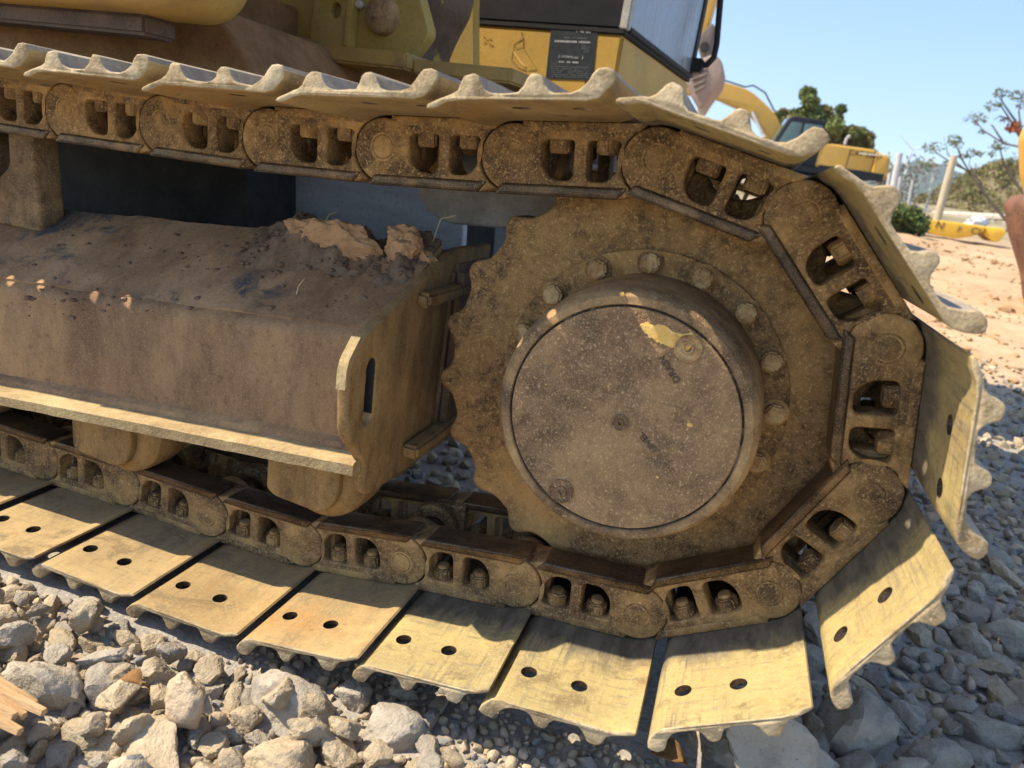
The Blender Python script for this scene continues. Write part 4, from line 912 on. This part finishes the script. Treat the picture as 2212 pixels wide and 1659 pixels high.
# yellow trough-like steel cover lying on the dirt
gp = ghit(2080, 521); YQ = gp.y; tr = px(1990, 470, 1, YQ); tr2 = px(2170, 500, 1, YQ); z0 = px(2080, 524, 1, YQ).z; print('trough', YQ)
wdt = tr2.x - tr.x
TR = empty('yellow_trough', (tr.x, YQ, z0)); tag(TR, 'bright yellow curved steel counterweight cover lying on the dirt by the leaning post', 'steel cover')
zz = lambda v, u=2080: px(u, v, 1, YQ).z - z0
o = link('shell', slab('shell', [rounded([(0, zz(472, 1990)), (0.0, zz(494, 1990)), (.35, zz(508, 2025)), (.85, zz(518, 2080)), (1.15, zz(512, 2110)), (1.35, zz(502, 2130)), (1.36, zz(489, 2130)), (.7, zz(481, 2070))], [.03, .08, .1, .1, .05, .05, .03, .02])], -.05, .75, M_trough, .03), TR)
o2 = link('end_drum', slab('end_drum', [rounded([(1.38, zz(490, 2130)), (1.38, zz(508, 2135)), (1.6, zz(524, 2150)), (1.75, zz(522, 2165)), (wdt + .05, zz(500, 2170)), (1.7, zz(492, 2160))], [.02, .05, .1, .1, .05, .05])], .0, .7, M_trough, .03), TR)
for s, u, v, size in (('N', 2030, 487, .24), ('F', 2072, 496, .16), ('CI', 2108, 500, .22)):
    p = px(u, v, 1, YQ - .06); t = slab('lettering', None, -.006, .006, M_chip, 0, text=s, size=size); link('lettering', t, o).matrix_local = Matrix.Translation((p.x - tr.x, -.056, p.z - z0)) @ Matrix.Rotation(D2R(8), 4, 'Y')
# red-brown bucket at the right edge with its yellow link
YR = 7.2; q = px(2212, 500, 1, YR)
RB_ = empty('excavator_bucket', (q.x + .5, YR, H(q.x, YR))); tag(RB_, 'rusty red-brown excavator bucket standing on the dirt with a yellow link above', 'bucket')
Rz = Vector(RB_.location)
pr = [(2178, 440), (2196, 422), (2230, 418), (2300, 440), (2330, 520), (2320, 640), (2260, 690), (2222, 660), (2216, 600), (2200, 545), (2186, 500)]
link('shell', slab('shell', [ccw(rounded([(x - Rz.x, z - Rz.z) for x, z in pxs([(u + 22, v) for u, v in pr], YR)], .05))], -.5, .5, M_redb, .05), RB_)
link('link_arm', slab('link_arm', [ccw(rounded([(x - Rz.x, z - Rz.z) for x, z in pxs([(2208, 300), (2220, 272), (2250, 262), (2290, 300), (2280, 440), (2226, 440), (2212, 380)], YR)], .04))], -.15, .15, M_yfar, .03), RB_)
# posts
def post(u0, v0, u1, v1, y, r, m, lab, cat='post', grp=None, name='concrete_post'):
    a = px(u0, v0, 1, y); b_ = px(u1, v1, 1, y); g = H(a.x, y) - .1; d = (b_ - a); k = (a.z - g) / d.z; base = a - d * k
    tag(link(name, tubem(name, [base, base.lerp(b_, .5), b_], [r * 1.1, r, r * .9], m, 10)), lab, cat, grp)
def cz(x, y): return (2160 + x / 3.77) * .864, (200 + y / 3.77) * .864
for (x0, y0, x1, y1, d, r, lab, m, nm) in [(270, 1050, 337, 690, 22.6, .10, 'tall grey concrete post with a wire bracket near the parked excavator', M_conc, 'concrete_post'), (295, 1150, 348, 915, 22.9, .075, 'short concrete post just beyond the tallest one', M_conc, 'concrete_post'), (225, 1000, 243, 878, 26, .06, 'stubby concrete post between tall post and counterweight', M_conc, 'concrete_post'), (405, 1250, 462, 940, 35, .07, 'thin grey post standing behind the round bush', M_conc, 'concrete_post'), (580, 1230, 662, 890, 45, .06, 'very thin pale pole in front of the blue mountain', M_conc, 'concrete_post'), (690, 1310, 850, 715, 23.5, .11, 'leaning weathered wooden post behind the yellow steel cover', M_wood, 'wooden_post'), (350, 1270, 380, 1120, 34, .05, 'low far concrete post beside pale wall', M_conc, 'concrete_post')]:
    post(*cz(x0, y0), *cz(x1, y1), d, r, m, lab, name=nm)
# the wire from the tall post
a = px(*cz(337, 695), 1, 22.6); b_ = px(*cz(-40, 690), 1, 27); tag(link('wire', tubem('wire', [a, a.lerp(b_, .5) + Vector((0, 0, -.05)), b_], .012, M_conc, 6)), 'thin wire running from the tall post towards the trees', 'wire')
# leaves and trees
def leaves(pts, s, m, name):
    n_ = len(pts); a = rng.normal(size=(n_, 3)); a /= np.linalg.norm(a, axis=1)[:, None]; b_ = rng.normal(size=(n_, 3)); b_ -= (a * b_).sum(1)[:, None] * a; b_ /= np.linalg.norm(b_, axis=1)[:, None]
    ss = s * rng.uniform(.6, 1.4, (n_, 1)); P_ = np.asarray(pts); vs = np.stack([P_ - a * ss, P_ + b_ * ss * .5, P_ + a * ss, P_ - b_ * ss * .5], 1).reshape(-1, 3)
    return mesh(name, vs, [(4 * i, 4 * i + 1, 4 * i + 2, 4 * i + 3) for i in range(n_)], m)
def clump(c, r, n_, flat=.8):
    d = rng.normal(size=(n_, 3)); d /= np.linalg.norm(d, axis=1)[:, None]; rr = r * rng.uniform(.25, 1, (n_, 1)) ** .6; p = d * rr; p[:, 2] *= flat; return p + np.asarray(c)
def leafy_tree(name, base, spec, label, m1, m2, lsz, grp=None, trunk=.18, bare=None):
    """spec: list of (centre, radius, count); trunk and limbs reach every clump"""
    root = empty(name, base); tag(root, label, 'tree', grp); B_ = Vector(base); bm = bmesh.new()
    zt = max(s[0][2] for s in spec); top_ = Vector((sum(s[0][0] for s in spec) / len(spec), sum(s[0][1] for s in spec) / len(spec), zt)) - B_
    tube(bm, [Vector((0, 0, -.2)), top_ * .3 + Vector((.1, 0, 0)), top_ * .6, top_ * .95], [trunk, trunk * .8, trunk * .55, trunk * .15], 8)
    for c, r, n_ in spec:
        e = Vector(c) - B_; s_ = top_ * max(.15, min(e.z / top_.z * .65, .8)); tube(bm, [s_, s_.lerp(e, .5) + Vector((0, 0, -.1)), e], [trunk * .4, trunk * .25, trunk * .06], 6)
    link('trunk', fin(bm, 'trunk', M_bark, 50), root)
    big, sml = [], []
    for c, r, n_ in spec:
        for k in range(7):
            cc = np.asarray(c) - np.asarray(base) + rng.normal(size=3) * r * .62; q_ = clump(cc, r * .68, n_ // 7)
            (big if k % 3 else sml).append(q_)
    link('crown', leaves(np.concatenate(big), lsz, m1, 'crown'), root); link('crown', leaves(np.concatenate(sml), lsz, m2, 'crown'), root)
    return root
YT = 34.0
def tp_(u, v, r, n_, y=YT): p = px(u, v, 1, y); n_ = int(n_ * 4.2); return ((p.x, y + random.uniform(-1, 1), p.z), r * y / 1549, n_)
spec = [tp_(1720, 262, 30, 900), tp_(1745, 240, 25, 800), tp_(1765, 265, 28, 900), tp_(1705, 300, 28, 700), tp_(1750, 300, 30, 800), tp_(1790, 290, 22, 600), tp_(1800, 255, 16, 420), tp_(1822, 300, 20, 520), tp_(1830, 325, 26, 700), tp_(1862, 295, 20, 560), tp_(1870, 320, 20, 560), tp_(1845, 290, 16, 380), tp_(1780, 330, 28, 600), tp_(1690, 245, 12, 250)]
bx = px(1780, 400, 1, YT).x; leafy_tree('leafy_tree', (bx, YT, H(bx, YT)), spec, 'bushy green tree with uneven crown rising behind the parked excavator', M_leafg, M_leafy, .095)
# grey scrub line behind the posts
spec = [(px(1905 + 22 * k, 395 + 10 * (k % 2), 1, 45).x, px(1905 + 22 * k, 385 + 14 * (k % 3), 1, 45).z) for k in range(4)]
for k, (x, z) in enumerate(spec):
    leafy_tree('bare_scrub_tree', (x, 45, H(x, 45)), [((x, 45, z), .9, 160), ((x + .5, 45.4, z - 1), .8, 160), ((x - .4, 45, z + .5), .6, 90)], 'thin grey-brown scrub tree behind the concrete posts', simple('scrub_leaf', (.22, .20, .16), (.30, .27, .22)) if k == 0 else bpy.data.materials['scrub_leaf'], M_bark, .10, 'scrub trees behind the posts', .08)
# bush
pb = px(1950, 482, 1, 17.4); root = empty('round_bush', (pb.x, 17.4, H(pb.x, 17.4))); tag(root, 'round green bush growing beside the yellow steel cover', 'bush')
cl = [clump((rng.uniform(-.42, .42), rng.uniform(-.3, .3), rng.uniform(.12, .5)), .22, 220) for _ in range(18)]
link('foliage', leaves(np.concatenate(cl), .05, M_bush, 'foliage'), root); link('foliage', leaves(np.concatenate(cl)[::4] + .03, .05, M_leafy, 'foliage'), root)
bm = bmesh.new()
for k in range(6): tube(bm, [(0, 0, -.05), (rng.uniform(-.4, .4), rng.uniform(-.2, .2), .45)], [.02, .006], 5)
link('stem', fin(bm, 'stem', M_bark), root)
# sparse saplings at the right
def sapling(lines, y, label, tufts, r0=.10, redt=()):
    b0 = px(*cz(*lines[0][0]), 1, y); root = empty('bare_sapling', (b0.x, y, H(b0.x, y))); tag(root, label, 'tree'); B_ = Vector(root.location); bm = bmesh.new()
    for i, ln in enumerate(lines):
        P_ = [px(*cz(*q_), 1, y + (0.6 * math.sin(i * 2.1 + k * .4) if i else 0)) - B_ for k, q_ in enumerate(ln)]
        if i == 0: P_ = [Vector((P_[0].x, P_[0].y, -.1))] + P_
        k0 = r0 if i == 0 else r0 * .5; tube(bm, P_, [.6 * k0 * (1 - .8 * j / (len(P_) - 1)) + .004 for j in range(len(P_))], 6)
    link('trunk', fin(bm, 'trunk', M_bark, 50), root); ls = []
    for (tx, ty, r_, n_) in tufts:
        p = px(*cz(tx, ty), 1, y) - B_; ls.append(clump(tuple(p), r_ * y / 1549 / 4.36, n_, .6))
    link('foliage', leaves(np.concatenate(ls), .06, M_sap, 'foliage'), root)
    if redt:
        ls = [clump(tuple(px(*cz(tx, ty), 1, y) - B_), r_ * y / 1549 / 4.36, n_, .8) for tx, ty, r_, n_ in redt]; link('red_foliage', leaves(np.concatenate(ls), .10, M_leafr, 'red_foliage'), root)
sapling([[(1370, 1360), (1180, 1130), (1010, 890), (930, 760), (890, 640)], [(1010, 890), (900, 800), (790, 700), (770, 600)], [(930, 760), (880, 640), (800, 560)], [(1180, 1130), (1090, 960), (990, 800), (1010, 700)], [(950, 840), (820, 780), (690, 690), (640, 640)], [(900, 800), (760, 800), (600, 800)]], 30.0, 'thin bare sapling leaning over the yellow steel cover', [(660, 640, 90, 90), (840, 560, 80, 80), (880, 600, 60, 50), (600, 800, 70, 60), (1010, 690, 60, 40), (1080, 690, 50, 30), (780, 790, 40, 25), (930, 720, 40, 25), (1200, 700, 40, 25)])
sapling([[(1560, 1150), (1400, 930), (1320, 790), (1280, 650)], [(1400, 930), (1520, 640), (1430, 390), (1250, 130)], [(1520, 640), (1320, 600), (1130, 480), (1040, 380)], [(1320, 600), (1210, 430), (1190, 420)], [(1480, 560), (1380, 380), (1290, 240), (1200, 230)], [(1500, 600), (1460, 300), (1480, 150)], [(1380, 380), (1280, 340), (1220, 380)], [(1430, 390), (1300, 200), (1290, 100)]], 29.0, 'sparse tree with red leaf cluster beside the red-brown bucket', [(1050, 365, 90, 80), (1210, 240, 70, 60), (1290, 120, 70, 60), (1460, 150, 80, 80), (1110, 490, 40, 25), (1290, 620, 70, 50), (1240, 640, 50, 30), (1340, 380, 50, 25), (1510, 240, 60, 40)], .11, [(1410, 450, 60, 60), (1440, 420, 40, 30)])
# hill, mountain
def hillmesh(name, cx, cy, w, d, h, m, seed, nx=70, ny=40, rough=.25, z0=0):
    vs = []
    for j in range(ny + 1):
        for i in range(nx + 1):
            a, b_ = i / nx * 2 - 1, j / ny * 2 - 1; r2 = a * a + b_ * b_; e = max(0, 1 - r2) ** .75
            vs.append((cx + a * w, cy + b_ * d, z0 + h * e * (1 + rough * mnoise.fractal((a * 2.5 + seed, b_ * 2.5, 0), 1, 2, 5)) - .5))
    return mesh(name, vs, [(j * (nx + 1) + i, j * (nx + 1) + i + 1, (j + 1) * (nx + 1) + i + 1, (j + 1) * (nx + 1) + i) for j in range(ny) for i in range(nx)], m, True)
hx = px(2265, 430, 1, 75).x; hz = px(2170, 345, 1, 75).z
tag(link('hill', hillmesh('hill', hx, 78, 11.5, 16, hz + .4, M_hill, 3)), 'low scrub-covered brown hill behind the saplings', kind='structure')
hp = []
for _ in range(1100):
    a, b_ = rng.uniform(-1, 1), rng.uniform(-1, .3); r2 = a * a + b_ * b_
    if r2 > .97: continue
    e = (1 - r2) ** .75; hp.append(clump((hx + a * 11.5, 78 + b_ * 16, (hz + .4) * e * (1 + .25 * mnoise.fractal((a * 2.5 + 3, b_ * 2.5, 0), 1, 2, 5)) - .2), rng.uniform(.3, .9), 60))
hp = np.concatenate(hp); nh = len(hp); sel = rng.random(nh) < .72
tag(link('hill_scrub', leaves(hp[sel], .12, M_hillshrub, 'hill_scrub')), 'dry olive and brown scrub covering the low hill', 'scrub', kind='stuff')
tag(link('hill_scrub', leaves(hp[~sel], .12, M_leafg, 'hill_scrub')), 'greener bushes mixed through the scrub of the low hill', 'scrub', kind='stuff')
mv = []; MY = 1500
ridge = [(1400, 440), (1700, 415), (1850, 380), (1905, 372), (1945, 358), (1985, 348), (2020, 352), (2050, 366), (2090, 378), (2130, 372), (2212, 385), (2400, 400), (2700, 430)]
NS = 6
for j in range(NS + 1):
    for (u, v) in ridge:
        p = px(u, v, 1, MY); t = j / NS
        mv.append((p.x + 30 * mnoise.noise((u * .01, j, 0)), MY - 500 * (1 - t) + 0, p.z * t ** 1.1 + (25 * mnoise.noise((u * .03, j * .8, 4)) if 0 < j < NS else 0) - (12 if j == 0 else 0)))
nr = len(ridge); mo = link('mountain', mesh('mountain', mv, [(j * nr + i, j * nr + i + 1, (j + 1) * nr + i + 1, (j + 1) * nr + i) for j in range(NS) for i in range(nr - 1)], M_mount, True)); tag(mo, 'far forested mountain ridge fading blue in the haze', kind='structure')
# pale roadside wall, car, silver sheet
a = px(1970, 455, 1, 46); b_ = px(2260, 470, 1, 40); bm = bmesh.new(); n_ = 12
for k in range(n_):
    p0, p1 = a.lerp(b_, k / n_), a.lerp(b_, (k + .96) / n_); g = H(p0.x, p0.y) - .3
    tube(bm, [Vector((p0.x, p0.y, p0.z - .1)), Vector((p1.x, p1.y, p1.z - .1))], .16, 6)
    tube(bm, [Vector((p0.x, p0.y, g)), Vector((p0.x, p0.y, p0.z))], .10, 6)
tag(link('roadside_barrier', fin(bm, 'roadside_barrier', M_pale, 40)), 'pale roadside barrier rail running below the hill', 'barrier')
p = ghit(2112, 476); p = px(2112, 467, 1, 27.0); o = lump('silver_sheet', (p.x, 27.0, H(p.x, 27) + .22), (.32, .22, .24), 61, M_tarp, cutz=-.95, amp=.5); tag(o, 'crumpled silvery sheet lying on the slope beyond the yellow steel cover', 'sheet')
# the air: thin haze round everything
bmh = bmesh.new(); box(bmh, -1490, 1490, -290, 2400, -14, 330); hz_ = link('haze', fin(bmh, 'haze')); hz_['kind'] = 'stuff'
hm = bpy.data.materials.new('haze_air'); hm.use_nodes = True; hn = hm.node_tree; hn.nodes.clear(); ho = hn.nodes.new('ShaderNodeOutputMaterial'); hv = hn.nodes.new('ShaderNodeVolumePrincipled')
hv.inputs['Color'].default_value = (.74, .86, 1.0, 1); hv.inputs['Density'].default_value = .00028; hv.inputs['Anisotropy'].default_value = .2; hn.links.new(hv.outputs[0], ho.inputs['Volume'])
hz_.data.materials.append(hm); tag(hz_, 'thin pale blue haze in the air over the yard and hills', 'haze')
# wind turbine on the mountain
p = px(*cz(430, 745), 1, 1300); t_ = px(*cz(437, 655), 1, 1300); r = empty('wind_turbine', tuple(p)); tag(r, 'tiny white wind turbine on the hazy ridge', 'wind turbine'); tv = t_ - p
link('tower', tubem('tower', [(0, 0, -40), (0, 0, tv.z)], [1.8, 1.0], M_white, 10), r)
for k in range(3):
    an = D2R(20 + 120 * k); link('blade', tubem('blade', [(0, -3, tv.z), (math.cos(an) * 14, -3, tv.z + math.sin(an) * 14), (math.cos(an) * 30, -3, tv.z + math.sin(an) * 30)], [1.2, 1.1, .3], M_white, 8), r)
link('nacelle', tubem('nacelle', [(0, -4, tv.z), (0, 5, tv.z)], 1.8, M_white, 8), r)
